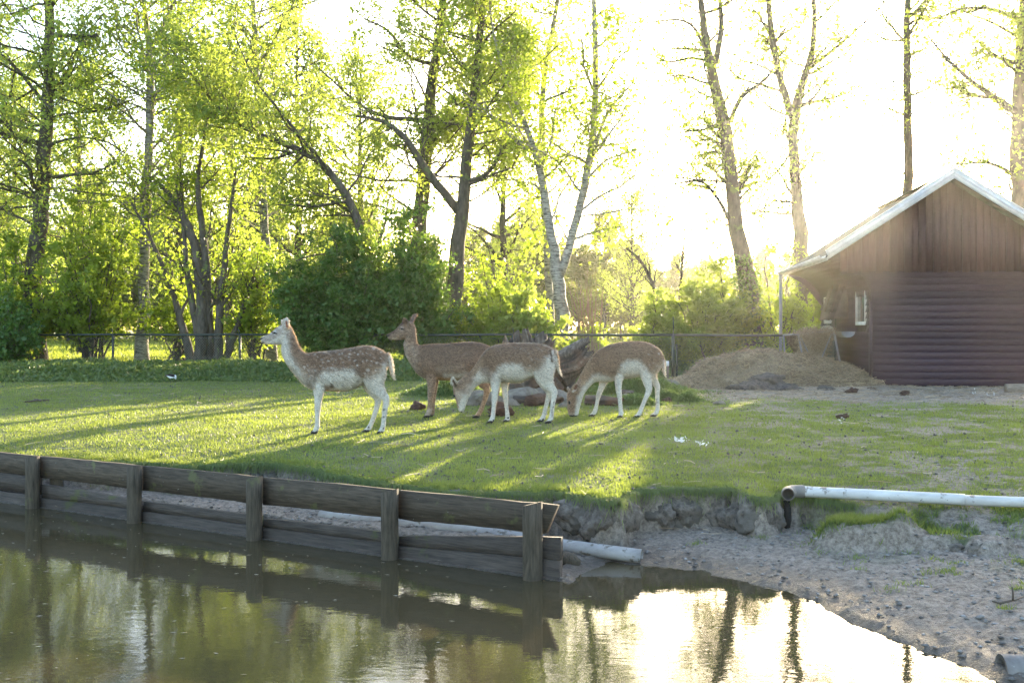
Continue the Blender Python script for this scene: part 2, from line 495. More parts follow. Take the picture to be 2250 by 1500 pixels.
V, T, C = scatter_blades(9000, gen_mound, lambda x, y: 0.05 + 0 * x, lambda d: 0.008 + 0 * d, lean=1.2, seed=6)
gb.add(V, T=T, C=C)
# sparse tufts on the mud
rt = np.random.default_rng(9)
tx, ty = [], []
for k in range(190):
    x_ = rt.uniform(0.8, 4.6); y_ = rt.uniform(4.6, 7.4)
    if float(terrain(np.array([x_]), np.array([y_]))[0]) < 0.06: continue
    if rt.random() > 0.25 + 0.75 * (x_ - 0.8) / 3.5 : continue
    nn = rt.integers(6, 60)
    s_ = rt.uniform(0.01, 0.035)
    tx.append(rt.normal(x_, s_ * 1.6, nn)); ty.append(rt.normal(y_, s_, nn))
tx, ty = np.concatenate(tx), np.concatenate(ty)
_gm = grassmask
grassmask = lambda x, y: np.ones_like(x)
V, T, C = scatter_blades(len(tx), lambda r, n: (tx, ty), lambda x, y: 0.03 + 0 * x, lambda d: 0.007 + 0 * d, lean=1.3, seed=8)
gb.add(V, T=T, C=C * 0.6 + 0.4)
grassmask = _gm
tag(gb.build('lawn_grass', MAT_BLADE), 'short cropped green lawn grass the deer graze on', 'grass', kind='stuff')

# meadow beyond the fence: coarse, tall, sun-lit
mb = MB()
r = np.random.default_rng(31)
n = 130000
u = r.random(n); d = 26.0 * (120 / 26.0) ** (u ** 1.3)
x = d * r.uniform(-0.62, 0.45, n)
h = r.uniform(0.10, 0.32, n) * (0.5 + fbm(x, d, 0.5, 3)); w = 0.01 + d * 0.0007
th = r.uniform(0, 6.28, n); ph = r.uniform(0, 6.28, n)
base = np.stack([x, d, terrain(x, d) - 0.02], 1)
side = np.stack([np.cos(th), np.sin(th), 0 * th], 1) * w[:, None]
tip = base + np.stack([np.cos(ph) * h * .5, np.sin(ph) * h * .5, h], 1)
mb.add(np.stack([base - side, base + side, tip], 1).reshape(-1, 3), T=np.arange(n * 3).reshape(n, 3), C=np.repeat(r.random(n), 3))
MAT_MEADOW = leaf_mat('meadow_grass', (0.07, 0.12, 0.02), (0.16, 0.22, 0.04), (0.45, 0.52, 0.06), 0.55)
tag(mb.build('meadow_grass', MAT_MEADOW), 'tall bright sunlit meadow grass beyond the wire fence', 'grass', kind='stuff')

# ------------------------------------------------------------------ loose crumbs: mud clods, droppings, straw
OCT = np.array([(1, 0, 0), (-1, 0, 0), (0, 1, 0), (0, -1, 0), (0, 0, 1), (0, 0, -1)], float)
OCT_T = np.array([(0, 2, 4), (2, 1, 4), (1, 3, 4), (3, 0, 4), (2, 0, 5), (1, 2, 5), (3, 1, 5), (0, 3, 5)])
def crumbs(mb, x, y, s, flat=0.6, r=rng, C=None, sink=0.3):
    n = len(x)
    z = terrain(x, y) + s * flat * (1 - sink) * 0.6
    sc = s[:, None, None] * r.uniform(0.6, 1.25, (n, 6, 1)) * np.array([1, 1, flat])
    a = r.uniform(0, 6.28, n); ca, sa = np.cos(a), np.sin(a)
    V = OCT[None] * sc
    V = np.stack([V[..., 0] * ca[:, None] - V[..., 1] * sa[:, None], V[..., 0] * sa[:, None] + V[..., 1] * ca[:, None], V[..., 2]], -1)
    V += np.stack([x, y, z], 1)[:, None]
    T = (np.arange(n)[:, None, None] * 6 + OCT_T[None]).reshape(-1, 3)
    return mb.add(V.reshape(-1, 3), T=T, C=None if C is None else np.repeat(C, 6))
m, nt, N, L, b = node_mat('mud_clod')
at = N.new('ShaderNodeAttribute'); at.attribute_name = 'tint'
L.new(mixc(nt, at.outputs['Fac'], (0.07, 0.06, 0.055), (0.33, 0.31, 0.30)), b.inputs['Base Color']); b.inputs['Roughness'].default_value = 0.9
MAT_CLOD = m
r = np.random.default_rng(41)
n = 22000
x = r.uniform(-3.6, 4.7, n); y = r.uniform(4.2, 9.4, n)
zz = terrain(x, y); k = (zz > 0.012) & (grassmask(x, y) < 0.3) & (np.abs(x / y) < 0.6) & (r.random(n) < 0.25 + fbm(x, y, 3, 3))
x, y = x[k], y[k]
mb = MB(); crumbs(mb, x, y, 0.003 + 0.022 * r.random(len(x)) ** 4, 0.45, r, np.clip(r.normal(0.45, .25, len(x)), 0, 1))
tag(mb.build('mud_crumbs', MAT_CLOD), 'loose grey clods and grit strewn over the muddy bank', 'mud', kind='stuff')
r = np.random.default_rng(42)
n = 2600
d = 7.2 + 14 * r.random(n) ** 1.1; x = d * r.uniform(-.56, .56, n)
k = (grassmask(x, d) > 0.3) & (r.random(n) < 0.35 + 0.8 * sst(-4, 4, x)) & (r.random(n) < 0.2 + 1.2 * sst(.4, .7, fbm(x, d, 1.2, 5)))
x, d = x[k], d[k]
mb = MB(); crumbs(mb, x, d, r.uniform(0.010, 0.021, len(x)), 0.75, r, r.random(len(x)) * 0.12, sink=-0.8)
tag(mb.build('droppings', MAT_CLOD), 'small dark droppings scattered over the lawn', 'droppings', kind='stuff')
m, nt, N, L, b = node_mat('straw')
at = N.new('ShaderNodeAttribute'); at.attribute_name = 'tint'
L.new(mixc(nt, at.outputs['Fac'], (0.15, 0.10, 0.065), (0.45, 0.35, 0.225)), b.inputs['Base Color']); b.inputs['Roughness'].default_value = 0.6
MAT_STRAW = m
def straws(mb, c, ln, wd, r, flat=0.35, bend=0.25):
    """thin bent stalks lying around centres c"""
    n = len(c)
    a = r.uniform(0, 6.28, n); e = r.normal(0, flat, n)
    dv = np.stack([np.cos(a) * np.cos(e), np.sin(a) * np.cos(e), np.sin(e)], 1)
    pv = np.stack([-np.sin(a), np.cos(a), r.normal(0, .5, n)], 1)
    ln = np.broadcast_to(ln, (n,)); wd = np.broadcast_to(wd, (n,))
    mid = c + pv * (ln * r.normal(0, bend, n))[:, None] * 0.4
    p0, p2 = c - dv * ln[:, None] / 2, c + dv * ln[:, None] / 2
    off = np.stack([0 * a, 0 * a, np.ones(n)], 1) * 0.4 + pv * 0.8
    off = off * wd[:, None] / 2
    V = np.stack([p0 - off, p0 + off, mid - off, mid + off, p2 - off, p2 + off], 1).reshape(-1, 3)
    b0 = np.arange(n)[:, None] * 6
    Q = np.concatenate([b0 + [0, 1, 3, 2], b0 + [2, 3, 5, 4]])
    return mb.add(V, Q, C=np.repeat(r.random(n), 6))
r = np.random.default_rng(43)
n = 5200
x = r.uniform(2.6, 11, n); y = r.uniform(15.0, 20.6, n)
k = r.random(n) < sst(14.8, 17.5, y) * 0.9 + 0.04
x, y = x[k], y[k]
n2 = 900
d = 7.4 + 12 * r.random(n2); x2 = d * r.uniform(-.5, .54, n2)
x, y = np.concatenate([x, x2]), np.concatenate([y, d])
mb = MB(); straws(mb, np.stack([x, y, terrain(x, y) + 0.018], 1), r.uniform(0.05, 0.22, len(x)), 0.005 + y * 0.0002, r, 0.06)
tag(mb.build('straw_litter', MAT_STRAW), 'loose straw stalks scattered over the lawn and by the shed', 'straw', kind='stuff')
# ------------------------------------------------------------------ retaining wall
wood_sp = [((0.30, 0.33, 0.31), 38, 0.70), ((0.10, 0.10, 0.045), 4, 0.60)]
MAT_PLANK = rough_mat('weathered_plank', (0.032, 0.025, 0.018), (0.110, 0.085, 0.062), 5, (1.2, 14, 14), 0.85, 0.7, 0.012, wood_sp, vary=.25)
MAT_PLANK_LOW = rough_mat('wet_plank', (0.026, 0.020, 0.016), (0.105, 0.084, 0.070), 5, (1.0, 16, 16), 0.7, 0.8, 0.014, [((0.07, 0.072, 0.03), 3, 0.62)], vary=.2)
MAT_POST = rough_mat('wall_post', (0.030, 0.025, 0.018), (0.112, 0.090, 0.066), 6, (12, 12, 1.2), 0.85, 0.9, 0.012, [((0.09, 0.088, 0.045), 3.5, 0.60)])
wall_rz = math.atan2(-0.5, 0.866)
wallo = tag(empty('retaining_wall', (-4.46, 9.30, 0), wall_rz), 'low weathered plank retaining wall on round posts along the pond', 'retaining wall')
def plank(x0, x1, z0, z1, zb0=None, zb1=None, y=0.0, th=0.045, mat=None, cut=None, seed=0, tilt=0.0):
    """board between x0..x1 (local), slightly wavy edges; z..b are heights at the far end"""
    r = np.random.default_rng(seed)
    n = max(4, int((x1 - x0) / 0.12)); xs = np.linspace(x0, x1, n); t = (xs - x0) / (x1 - x0)
    zb0 = z0 if zb0 is None else zb0; zb1 = z1 if zb1 is None else zb1
    lo = z0 + (zb0 - z0) * t + r.normal(0, .0025, n); hi = z1 + (zb1 - z1) * t + r.normal(0, .002, n)
    bow = 0.012 * np.sin(t * 3.1)
    xt = xs.copy(); xb = xs.copy()
    if cut: xb[-1] -= cut; xb[-2] = min(xb[-2], xb[-1] - 0.01)
    sh = tilt
    V = []
    for i in range(n):
        V += [(xb[i], y + bow[i], lo[i]), (xb[i], y + bow[i] + th, lo[i]), (xt[i], y + bow[i] + th + sh, hi[i]), (xt[i], y + bow[i] + sh, hi[i])]
    Q = []
    for i in range(n - 1):
        a = i * 4
        for j in range(4): Q.append((a + j, a + 4 + j, a + 4 + (j + 1) % 4, a + (j + 1) % 4))
    Q += [(0, 1, 2, 3), ((n - 1) * 4 + 3, (n - 1) * 4 + 2, (n - 1) * 4 + 1, (n - 1) * 4)]
    return MB().add(V, Q).build('plank', mat or MAT_PLANK, wallo)
# post positions along the wall (local x), real ones from the photograph
PX = [-2.80, -1.35, 0.08, 1.47, 2.86, 4.18, 5.35]
def round_post(lx, h, rad=0.062, sl=0.02, crack=False, ly=-0.075, seed=1):
    r = np.random.default_rng(seed); n = 14; zs = [-0.3, 0.0, h * .35, h * .7, h - .006]
    V = []
    for z in zs:
        for k_ in range(n):
            a = k_ / n * 2 * np.pi
            rr_ = rad * (1 + 0.05 * np.sin(a * 2 + seed) + r.normal(0, .012))
            if crack and z > 0.05 and k_ in (10,): rr_ *= 0.62
            V.append((lx + rr_ * np.cos(a), ly + rr_ * np.sin(a), z + (sl * np.cos(a) if z > h - .05 else 0)))
    V.append((lx, ly, h - .004 + (-.012)))
    Q = [(i * n + k_, i * n + (k_ + 1) % n, (i + 1) * n + (k_ + 1) % n, (i + 1) * n + k_) for i in range(4) for k_ in range(n)]
    T = [(4 * n + k_, 4 * n + (k_ + 1) % n, 5 * n) for k_ in range(n)]
    return MB().add(V, Q, T).build('post', MAT_POST, wallo)
for i, lx in enumerate(PX): round_post(lx, 0.455 + 0.008 * i, 0.064, 0.018, crack=(i == 6), seed=i)
# second row of shorter posts behind the boards
round_post(0.14, 0.42, 0.06, 0.01, ly=0.13, seed=20).name = 'back_post'
for i in range(len(PX) - 1):
    e0 = PX[i] + 0.0; e1 = PX[i + 1] + 0.02
    if i < 2: plank(e0 + .02, e1 - .02, .275, .462, y=0, seed=i)
zt = [.272, .262, .262, .275, .290]
for j, (a_, b_) in enumerate(((0.10, 1.45), (1.49, 2.84), (2.88, 4.16), (4.20, 5.49))):
    plank(a_, b_, zt[j], .468 + .004 * j, zt[j + 1], .472 + .004 * j, y=0.0, seed=10 + j, cut=0.09 if j == 3 else None)
    lowt = [.185, .165, .150, .150, .285]
    plank(a_, b_ + (0.02 if j == 3 else 0), .07, lowt[j] if j else .205, .075, .165 if j < 3 else .275, y=0.004, mat=MAT_PLANK_LOW, seed=30 + j, cut=-0.0)
    plank(a_, b_ + (0.03 if j == 3 else 0), -.25, .082, -.25, .088 if j < 3 else .125, y=-0.028, th=.05, mat=MAT_PLANK_LOW, seed=40 + j)
for j, (a_, b_) in enumerate(((-2.78, -1.37), (-1.33, 0.04))):
    plank(a_, b_, .105, .268, y=0.004, mat=MAT_PLANK_LOW, seed=50 + j)
    plank(a_, b_, -.25, .095, y=-0.028, th=.05, mat=MAT_PLANK_LOW, seed=60 + j)

# ------------------------------------------------------------------ pipes
def pipe(mb, pts, r0, th=0.006, sides=22, n=24, openend=True):
    pts, rr_ = resample(pts, [r0] * len(pts), n)
    tubes(mb, pts, rr_, sides)
    tubes(mb, pts, rr_ - th, sides)
    k_ = sides
    # rim rings
    for e in (0, n - 1):
        base = mb.n - 2 * n * sides
        o = np.arange(sides); o2 = (o + 1) % sides
        a = base + e * sides; c_ = base + n * sides + e * sides
        mb.Q.append(np.stack([a + o, a + o2, c_ + o2, c_ + o], 1))
    return mb
MAT_PVC = rough_mat('white_pipe', (0.40, 0.385, 0.375), (0.60, 0.59, 0.58), 2, (1, 6, 6), 0.5, 0.1, 0.004, [((0.22, 0.19, 0.17), 8, 0.60), ((0.13, 0.11, 0.1), 26, 0.66)])
MAT_GREYPIPE = rough_mat('grey_pipe', (0.22, 0.20, 0.19), (0.40, 0.38, 0.37), 4, (1, 3, 3), 0.55, 0.2, 0.004, [((0.13, 0.11, 0.09), 12, 0.6)])
MAT_ELBOW = rough_mat('dark_elbow', (0.13, 0.11, 0.10), (0.22, 0.20, 0.18), 7, (1, 1, 1), 0.5, 0.2, 0.004)
wp = tag(empty('drain_pipe', P(1755, 1078, 7.75)), 'long dirty white plastic drain pipe with grey elbow lying on the bank', 'pipe')
O_ = np.array(wp.location)
A_ = P(1757, 1079, 7.72); B_ = P(2120, 1097, 7.42); C_ = P(3050, 1134, 6.85)
pipe(MB(), [A_ - O_, (A_ + B_) / 2 - O_, B_ - O_], .042).build('pipe_section', MAT_PVC, wp, True)
pipe(MB(), [B_ - O_ + np.array([0.0, 0, -.004]), (B_ + C_) / 2 - O_, C_ - O_], .039).build('pipe_section', MAT_PVC, wp, True)
E0 = A_ + np.array([.03, .0, 0]); 
pipe(MB(), [E0 - O_, E0 - O_ + [-.09, -.01, .0], E0 - O_ + [-.135, -.05, -.003], E0 - O_ + [-.15, -.115, -.006]], .050, .006).build('elbow', MAT_ELBOW, wp, True)
lp = tag(empty('culvert_pipe', P(1420, 1222, 6.95)), 'grey muddy plastic pipe poking out behind the end of the plank wall', 'pipe')
O_ = np.array(lp.location)
a_ = P(1410, 1222, 7.0); b_ = P(1215, 1196, 7.22); c_ = P(705, 1134, 8.05)
pipe(MB(), [a_ - O_, b_ - O_, P(1000, 1160, 7.5) - O_, c_ - O_], .050, .006, n=30).build('pipe_section', MAT_GREYPIPE, lp, True)
mb = MB(); pts = np.array([P(1180, 1222, 6.95), P(1220, 1226, 6.9), P(1255, 1232, 6.85), P(1262, 1233, 6.84), P(1274, 1235, 6.82)])
tubes(mb, pts, np.array([.055, .056, .055, .045, .02]), 14, cap=True)
tag(mb.build('wooden_stake', MAT_POST, smooth=True), 'round wooden stake lying in the water beside the grey pipe', 'stake')
# concrete pipe stub at the lower right
MAT_CONC = rough_mat('concrete', (0.09, 0.08, 0.075), (0.24, 0.22, 0.21), 6, (1, 1, 1), 0.85, 0.4, 0.01, [((0.35, 0.33, 0.32), 18, 0.66)])
cp = P(2200, 1475, 4.75)
pipe(MB(), [(0, 0, 0), (.35, -.03, 0), (.7, -.05, 0)], .082, .02).build('concrete_pipe', MAT_CONC, None, True, loc=tuple(cp))
tag(bpy.data.objects['concrete_pipe'], 'short dark concrete pipe on the mud at the lower right corner', 'pipe')
mb = MB(); q_ = P(1729, 1128, 7.70); tubes(mb, np.array([q_ + [0, 0, -.16], q_ + [.004, 0, -.02], q_ + [0, 0, .10]]), np.array([.030, .032, .028]), 10, cap=True)
tag(mb.build('dark_stake', rough_mat('wet_stake', (0.012, 0.010, 0.009), (0.04, 0.034, 0.03), 9)), 'short black wet stake standing under the elbow of the white drain pipe', 'stake')
# twig on the mud
mb = MB(); r = np.random.default_rng(5)
def onground(px, py, z0=0.12, lift=0.01):
    d = (CAM_Z - z0) * FPX / (py - 725.0)
    for _ in range(6):
        x_ = (px - 1125) / FPX * d
        z0 = float(terrain(np.array([x_]), np.array([d]))[0]) + lift
        d = (CAM_Z - z0) * FPX / (py - 725.0)
    return np.array([(px - 1125) / FPX * d, d, z0])
pts = [onground(2180, 1320), onground(2198, 1325), onground(2212, 1321), onground(2232, 1317), onground(2250, 1310)]
tubes(mb, np.array(pts), np.array([.004, .006, .006, .005, .004]), 6, cap=True)
q = onground(2226, 1318); tubes(mb, np.array([q, q + [0, 0, .035], q + [-.005, 0, .075]]), np.array([.006, .005, .004]), 6, cap=True)
MAT_TWIG = rough_mat('twig_bark', (0.05, 0.04, 0.03), (0.13, 0.10, 0.08), 20)
tag(mb.build('fallen_twig', MAT_TWIG, smooth=True), 'forked dry twig on the mud near the right edge', 'twig')
mb = MB()
for a_, b_ in (((55, 884), (108, 880)), ((75, 879), (90, 883))):
    tubes(mb, np.array([onground(*a_, z0=.5), onground((a_[0] + b_[0]) / 2, (a_[1] + b_[1]) / 2 - 1, z0=.5), onground(*b_, z0=.5)]) + [0, 0, .012], np.array([.012, .018, .009]), 6, cap=True)
tag(mb.build('fallen_stick', MAT_TWIG, smooth=True), 'dark stick lying on the lawn at the far left', 'stick')
# white feathers on the lawn
MAT_FEATHER = leaf_mat('feather', (0.7, 0.7, 0.68), (0.85, 0.85, 0.84), (0.6, 0.6, 0.6), 0.3)
for (cx, cy, n, sp, lab) in ((1497, 966, 26, 12, 'tuft of white feathers on the lawn right of the grazing deer'), (1540, 971, 9, 9, 'thin strand of white down beside the feather tuft'),
                             (2165, 862, 18, 26, 'scattered white feathers in front of the shed wall'), (1120 + 730, 921, 5, 4, 'small white feather scrap in the middle of the right lawn')):
    r = np.random.default_rng(cx); mb = MB(); c = []
    for k in range(n): c.append(onground(cx + r.normal(0, sp), cy + r.normal(0, 3.5), z0=.5, lift=.02))
    c = np.array(c); leaves(mb, c, r.uniform(.025, .065, n), 0.4, r=r)
    tag(mb.build('feathers', MAT_FEATHER), lab, 'feathers', kind='stuff')

# ------------------------------------------------------------------ stones and weathered wood
MAT_ROCK = rough_mat('field_stone', (0.085, 0.072, 0.056), (0.235, 0.202, 0.165), 9, (1, 1, 1), 0.9, 0.6, 0.03, [((0.16, 0.17, 0.09), 4, 0.62), ((0.42, 0.41, 0.39), 22, 0.7)])
def rock(name, c, s, seed, label, cat='stone', mat=None, rz=0.0, tiltx=0.0):
    bm = bmesh.new(); bmesh.ops.create_icosphere(bm, subdivisions=3, radius=1.0)
    for v_ in bm.verts:
        p = v_.co.copy()
        nv = mnoise.noise(p * 0.9 + Vector((seed * 3.1, 0, 0))) * 0.45 + mnoise.noise(p * 2.6 + Vector((0, seed * 1.7, 0))) * 0.2 + mnoise.noise(p * 6.5 + Vector((seed, 0, 0))) * 0.07
        q_ = p * (1 + nv)
        for ax in (Vector((.8, .3, .5)), Vector((-.6, -.2, .75)), Vector((.1, -.9, .4)), Vector((0, .2, 1))):   # flat broken faces
            ax = ax.normalized(); dd = q_.dot(ax)
            if dd > 0.72: q_ -= ax * (dd - 0.72) * 0.8
        v_.co = Vector((q_.x * s[0], q_.y * s[1], q_.z * s[2]))
    me = bpy.data.meshes.new(name); bm.to_mesh(me); bm.free(); me.materials.append(mat or MAT_ROCK)
    o = bpy.data.objects.new(name, me); COL.objects.link(o); o.location = c; o.rotation_euler = (tiltx, 0, rz)
    return tag(o, label, cat)
def lump(name, c, s, seed, label=None, cat=None, mat=None, sub=4, rz=0.0, amp=1.0, kind=None):
    """rough crumbly lump"""
    bm = bmesh.new(); bmesh.ops.create_icosphere(bm, subdivisions=sub, radius=1.0)
    for v_ in bm.verts:
        p = v_.co.copy(); o = Vector((seed * 3.1, seed * 1.3, 0))
        nv = mnoise.noise(p * 1.1 + o) * 0.42 + mnoise.noise(p * 2.7 + o) * 0.22 + abs(mnoise.noise(p * 5 + o)) * -0.26 + mnoise.noise(p * 12 + o) * .09
        q_ = p * (1 + nv * amp)
        v_.co = Vector((q_.x * s[0], q_.y * s[1], q_.z * s[2]))
    me = bpy.data.meshes.new(name); bm.to_mesh(me); bm.free(); me.materials.append(mat)
    me.polygons.foreach_set('use_smooth', np.ones(len(me.polygons), bool))
    o = bpy.data.objects.new(name, me); COL.objects.link(o); o.location = c; o.rotation_euler = (0, 0, rz)
    return tag(o, label, cat, kind=kind)
def g3(px, py, z=.5): return onground(px, py, z0=z, lift=0)
for px, py, sx, sz, sd_, lab in ((1150, 884, .30, .20, 1, 'large angular grey boulder between the legs of the middle grazing deer'),
                              (1192, 877, .17, .17, 2, 'smaller pointed grey stone right of the big boulder'),
                              (1222, 882, .26, .15, 3, 'broad flat grey stone behind the hind legs of the middle deer'),
                              (1252, 870, .16, .12, 4, 'pale grey stone under the large driftwood trunk'),
                              (1058, 892, .28, .20, 5, 'round grey boulder behind the head of the middle grazing deer'),
                              (1470, 860, .24, .19, 6, 'dark rounded boulder beside the hay heap'),
                              (1378, 880, .17, .10, 7, 'low grey stone among the weeds under the right deer'),
                              (1120, 892, .15, .09, 8, 'small grey stone at the foot of the big boulder'),
                              (1244, 896, .10, .07, 9, 'small grey stone beside the head of the right deer'),
                              (1582, 890, .10, .05, 10, 'single flat grey stone on the open lawn right of the deer')):
    p = g3(px, py); rock('stone', (p[0], p[1] + .1, p[2] + sz * .38), (sx * 1.1, sx * .8, sz), sd_, lab, rz=sd_ * .7)
m, nt, N, L, b = node_mat('driftwood')
v = mapping(nt, (1, 1, 1)); n1 = noise_tex(nt, 3.0, 8, 0.7, mapping(nt, (2.2, 2.2, 2.2))); n2 = noise_tex(nt, 1.6, 4, 0.6, v)
at = N.new('ShaderNodeAttribute'); at.attribute_name = 'tint'
gcol = ramp(nt, at.outputs['Fac'], [(0.15, (0.025, 0.017, 0.012)), (0.5, (0.095, 0.070, 0.052)), (0.88, (0.27, 0.24, 0.21))])
L.new(mixc(nt, ramp(nt, n2.outputs[0], [(0.5, (0, 0, 0)), (0.65, (1, 1, 1))]).outputs[0], gcol.outputs[0], mixc(nt, 0.55, gcol.outputs[0], (0.20, 0.09, 0.045))), b.inputs['Base Color'])
b.inputs['Roughness'].default_value = 0.9; bump(nt, n1.outputs[0], 0.6, 0.02, b)
MAT_DRIFT = m
def grooved_log(a, b_, r0, r1, seed, nring=22, sides=40, ragged=0.25, squash=1.0, hollow=True):
    """weathered trunk piece with deep lengthwise grooves and a splintered end at b"""
    r = np.random.default_rng(seed); mb = MB()
    a, b_ = np.array(a), np.array(b_); ax = b_ - a; ln = np.linalg.norm(ax); t = ax / ln
    u = np.cross(t, [0, 0, 1.0]); u /= np.linalg.norm(u); w = np.cross(u, t)
    prof = np.array([0.86 + 0.13 * (vnoise(np.array([k * .9]), np.array([seed * 3.3]), 1.0)[0] * 2 - 0.6) for k in range(sides)])
    prof *= 1 - 0.13 * (r.random(sides) < 0.22)
    end = 1 - ragged * np.array([vnoise(np.array([k * .55]), np.array([seed * 5.1]))[0] for k in range(sides)]) - 0.05 * r.random(sides)
    V, C = [], []
    for i in range(nring):
        f = i / (nring - 1)
        rad = r0 + (r1 - r0) * f
        cen = u * 0.05 * r0 * math.sin(f * 5 + seed) + w * 0.06 * r0 * math.sin(f * 3.3)
        for k in range(sides):
            th = k / sides * 2 * np.pi + 0.45 * math.sin(f * 3.1 + seed)
            n_ = mnoise.noise(Vector((math.cos(th) * 1.5, math.sin(th) * 1.5, f * 2.2 + seed))) * 0.22
            rr_ = rad * prof[k] * (1 + n_)
            V.append(a + t * ln * f * end[k] + cen + u * rr_ * math.cos(th) + w * rr_ * math.sin(th) * squash)
            C.append(np.clip((prof[k] - .74) * 2.0 + r.normal(0, .13) + .08 + .5 * n_, 0, 1))
    # inner end: ring dips back inside so the end reads as broken wood
    for f, q in ((0.80, .62), (0.70, .3)):
        for k in range(sides):
            th = k / sides * 2 * np.pi
            V.append(a + t * ln * (end[k] * f + .02 * r.normal()) + u * r1 * q * math.cos(th) + w * r1 * q * math.sin(th) * squash); C.append(r.uniform(0, .35))
    V.append(a + t * ln * .6); C.append(0.05); V.append(a); C.append(.1)
    nr = nring + 2; idx = np.arange(nr * sides).reshape(nr, sides); nx = np.roll(idx, -1, 1)
    Q = np.stack([idx[:-1], nx[:-1], nx[1:], idx[1:]], -1).reshape(-1, 4)
    c1 = nr * sides
    T = [(idx[-1, k], nx[-1, k], c1) for k in range(sides)] + [(nx[0, k], idx[0, k], c1 + 1) for k in range(sides)]
    return mb.add(V, Q, T, C=np.array(C))
grooved_log(P(1222, 826, 16.9), P(1313, 757, 17.1), .36, .24, 3, ragged=.30, nring=34, sides=54).build('driftwood_trunk', MAT_DRIFT)
tag(bpy.data.objects['driftwood_trunk'], 'thick grooved grey driftwood trunk leaning up to the right between the deer', 'log')
st = tag(empty('splintered_stump', P(1165, 865, 17.0)), 'splintered upturned stump with pale spikes behind the middle grazing deer', 'stump')
O_ = np.array(st.location)
for (bx, by, tx_, ty_, r0_, r1_, sd_) in ((1130, 800, 1116, 730, .17, .12, 1), (1150, 805, 1137, 724, .15, .09, 12), (1172, 800, 1150, 716, .18, .09, 2), (1188, 800, 1166, 722, .12, .07, 5), (1180, 810, 1207, 722, .21, .17, 7)):
    grooved_log(P(bx, by, 17.0) - O_, P(tx_, ty_, 17.0 + .02 * sd_) - O_, r0_, r1_, sd_, nring=14, sides=24, ragged=.35).build('spike', MAT_DRIFT, st)
grooved_log(P(1120, 858, 17.0) - O_, P(1228, 805, 17.0) - O_, .34, .34, 9, ragged=.1).build('root_mass', MAT_DRIFT, st)
MAT_REDBARK = rough_mat('red_rotten_wood', (0.035, 0.020, 0.014), (0.125, 0.072, 0.050), 12, (1, 1, 3), 0.95, 0.9, 0.02)
for (ax_, ay_, bx_, by_, r0_, sd_, nm, lab, mt) in (
    (1128, 886, 1245, 888, .085, 21, 'fallen_log', 'low cracked brown log lying along the stones behind the deer legs', MAT_DRIFT),
    (1288, 889, 1372, 892, .10, 22, 'fallen_log', 'short barkless grey log on the grass behind the right deer front legs', MAT_DRIFT),
    (1165, 893, 1225, 882, .12, 23, 'rotten_log', 'chunk of dark rotten wood beside the hind legs of the middle deer', MAT_REDBARK),
    (1392, 868, 1352, 862, .05, 24, 'broken_branch', 'pale broken branch stub among the weeds under the right deer', MAT_DRIFT),
    (1213, 842, 1236, 868, .10, 25, 'broken_root', 'brown ragged root hanging under the driftwood behind the tail of the middle deer', MAT_DRIFT)):
    a_ = g3(ax_, ay_); b_ = g3(bx_, by_)
    if nm in ('broken_root', 'broken_branch'): a_ = P(ax_, ay_, 16.5); b_ = P(bx_, by_, 16.5)
    a_[2] += r0_ * .5; b_[2] += r0_ * .5
    tag(grooved_log(a_, b_, r0_, r0_ * .85, sd_, nring=12, sides=22, ragged=.12).build(nm, mt), lab, 'log')
for px, py, s_, sd_, lab in ((1102, 912, .15, 31, 'pile of red brown rotten bark between the front legs of the middle deer'), (1468, 884, .075, 33, 'little red brown clump of rotten wood right of the hind legs'),
                             (918, 900, .10, 34, 'crumbled brown bark lump on the lawn behind the first deer'), (1872, 864, .10, 35, 'dark brown dung lump in front of the shed corner'), (1988, 868, .07, 36, 'small reddish clod on the soil in front of the shed wall'), (1851, 919, .07, 37, 'brown lump beside a white scrap in the middle of the right lawn')):
    p = g3(px, py); lump('clump', (p[0], p[1], p[2] + s_ * .3), (s_ * 1.1, s_, s_ * .75), sd_, lab, 'clump', MAT_REDBARK, 3, 0, 1.5)

# crumbling lumps of the broken bank (part of the ground)
MAT_BANK = rough_mat('bank_soil', (0.030, 0.024, 0.020), (0.24, 0.205, 0.175), 20, (1, 1, 1), .92, 1.0, .03, [((0.13, 0.115, 0.10), 2.5, .55)], detail=9)
for i, (px, py, d, sx, sy, sz) in enumerate(((1262, 1128, 7.55, .15, .14, .15), (1310, 1140, 7.50, .20, .16, .17), (1355, 1132, 7.50, .16, .15, .17), (1440, 1130, 7.90, .20, .16, .16), (1500, 1126, 7.95, .20, .16, .16), (1570, 1122, 7.98, .20, .16, .15), (1618, 1130, 7.85, .13, .13, .13),
        (1645, 1133, 7.62, .13, .13, .15), (1690, 1132, 7.70, .15, .13, .16), (1765, 1128, 7.90, .14, .12, .14), (1810, 1132, 7.85, .14, .12, .12), (1865, 1172, 7.22, .15, .11, .12), (1925, 1172, 7.22, .18, .11, .12), (1985, 1182, 7.18, .16, .11, .09), (2060, 1192, 7.1, .2, .12, .07), (2150, 1212, 6.9, .17, .11, .10),
        (560, 1045, 9.35, .26, .14, .14), (615, 1042, 9.30, .2, .12, .12), (700, 1055, 8.95, .22, .14, .13), (780, 1072, 8.55, .22, .14, .13), (860, 1085, 8.15, .2, .14, .13), (960, 1098, 7.85, .24, .13, .12), (1060, 1105, 7.8, .24, .13, .12), (1160, 1110, 7.75, .24, .13, .12))):
    lump('bank_soil', tuple(P(px, py, d) - (np.array([0, .08, .0]) if px > 1200 else np.array([0, -.03, .045]))), (sx * 1.05, sy * .85, sz * (.92 if px > 1200 else .75)), 60 + i, None, None, MAT_BANK, 4, i * 1.7, .9, kind='structure')

